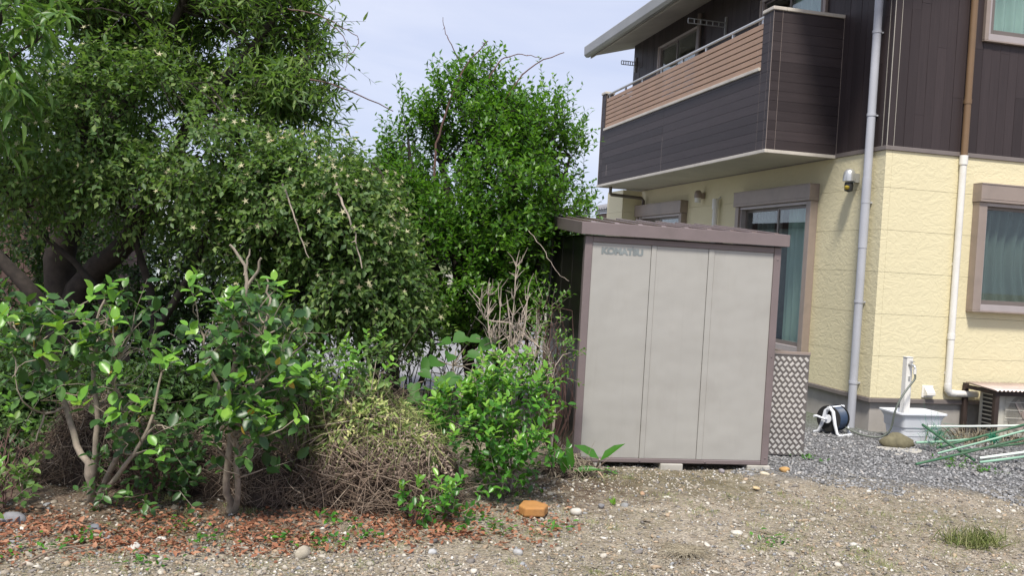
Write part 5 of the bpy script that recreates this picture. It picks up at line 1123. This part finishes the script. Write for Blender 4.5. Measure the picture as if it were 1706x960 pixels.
# red brown leaf litter
n = 6500; x = rng.uniform(-3., .5, n); ymin = 4.55+.33*(x+2.4)*.9; y = ymin+rng.normal(size=n)*.10+rng.random(n)**1.3*.8; k = (np.sin(x*9)+np.sin(y*11+x*4)+rng.normal(size=n)*.9 > -.9); k &= (x < -.1) | (rng.random(n) < .35); x, y = x[k], y[k]; n = len(x)
P = np.stack([x, y, gz_(x, y)+.006+.02*rng.random(n)], 1); ax = rdir(n); ax[:, 2] *= .35; nr = rdir(n)*.6+(0, 0, 1)
tag(leaves('leaf_litter', P, ax, nr, .016+.035*rng.random(n)**1.5, .010+.014*rng.random(n), T_LEAF, MT['litter'], None), kind='stuff')
# dry straw scattered
n = 22000; xy = fieldxy(int(n*1.6), 3.9, 7.6)[:n]; n = len(xy); cl_ = np.sin(xy[:, 0]*2.7+.5)+np.sin(xy[:, 1]*3.9+xy[:, 0])+rng.normal(size=n)*.8; xy = xy[(cl_ > .2)]; n = len(xy)
P = np.stack([xy[:, 0], xy[:, 1], gz_(xy[:, 0], xy[:, 1])+.006+.008*rng.random(n)], 1); D = rdir(n); D[:, 2] *= .12
tag(strand_obj('dry_straw', P, D, (.02+.07*rng.random(n)**2), .0013, rng.normal(size=(n, 3))*(.4, .4, .05), MT['straw_lt'], None, 2), kind='stuff')
# low weeds
def blades(n, xy, L, mat, name, w=.0028, spread=.45):
    P = np.stack([xy[:, 0], xy[:, 1], gz_(xy[:, 0], xy[:, 1])], 1); D = np.tile((0, 0, 1.), (n, 1))+rng.normal(size=(n, 3))*spread
    return leaves(name, P, D, rdir(n), L, w, T_LONG, MT[mat], None)
cs = rng.uniform((-2.2, 4.1), (3.4, 7.2), (150, 2)); cs = cs[np.abs(cs[:, 0]) < cs[:, 1]*.58]; xy = np.repeat(cs, 46, 0)+rng.normal(size=(len(cs)*46, 2))*np.repeat(.02+.07*rng.random((len(cs), 1)), 46, 0)
tag(blades(len(xy), xy, .010+.028*rng.random(len(xy)), 'grass', 'short_weeds', .0026, .7), kind='stuff')
# green creeping patches along the gravel edge
cs = np.array([list(onz(x, y)[:2]) for x, y in ((350, 905), (480, 900), (560, 870), (600, 895), (760, 890), (800, 870), (930, 880), (1005, 795), (240, 945), (130, 905), (60, 920), (300, 880), (830, 885), (550, 905), (1600, 800-20), (1580, 770), (1500, 728), (1345, 765), (1560, 745), (1640, 790), (1290, 908))])
xy = np.repeat(cs, 26, 0)+rng.normal(size=(len(cs)*26, 2))*.07; n = len(xy); P = np.stack([xy[:, 0], xy[:, 1], gz_(xy[:, 0], xy[:, 1])+.012+.02*rng.random(n)], 1); ax = rdir(n); ax[:, 2] = np.abs(ax[:, 2])*.5
tag(leaves('creeping_weeds', P, ax, rdir(n)*.5+(0, 0, 1), .036*(.6+.8*rng.random(n)), .020, T_LEAF, MT['lf_gard'], None), kind='stuff')
# grass tuft at right
c = onz(1622, 908); n = 420; xy = np.array((c.x, c.y))+rng.normal(size=(n, 2))*(.085, .055)
tag(blades(n, xy, .05+.09*rng.random(n)**1.5, 'grass', 'grass_tuft', .0016, .55), 'tuft of green and straw coloured grass in the gravel at lower right', 'grass tuft')
c = onz(1648, 745); n = 300; xy = np.array((c.x, c.y+.2))+rng.normal(size=(n, 2))*(.3, .12); o = blades(n, xy, .08+.14*rng.random(n), 'straw_lt', 'dry_grass_tuft', .003, .9); tag(o, 'dry straggly grass between poles and air conditioner', 'grass tuft')
p = onz(1022, 842); o = thing('weed_seedling', 'tiny lime green seedling alone on the brown earth', 'plant', p); P = np.tile(np.array(p), (7, 1)); leaves('leaves', P, rdir(7)*.6+(0, 0, .8), rdir(7), .055, .018, T_LEAF, MT['lf_new'], o)
# straw tussock raked up in the gravel
c = onz(1140, 925); n = 320; a = rng.random(n)*6.28; P = np.stack([c.x+rng.normal(size=n)*.03, c.y+rng.normal(size=n)*.03, np.full(n, G+.03)], 1)
tag(strand_obj('dead_grass_tussock', P, np.stack([np.cos(a), np.sin(a), .12+.1*rng.random(n)], 1), .10+.12*rng.random(n), .0015, np.tile((0, 0, -.3), (n, 1)), MT['straw_lt'], None, 3), 'flattened tussock of dead grass in the gravel at bottom right of centre', 'grass tuft')
q = MB(); stempath(q, [onz(35, 950)+Vector((0, 0, .02)), onz(90, 925)+Vector((0, 0, .025)), onz(150, 915)+Vector((0, 0, .02))], .006, .004, 6); tag(q.build('fallen_twig', MT['straw_br'], smooth=True), 'long fallen twig lying in the red leaves at lower left', 'twig')
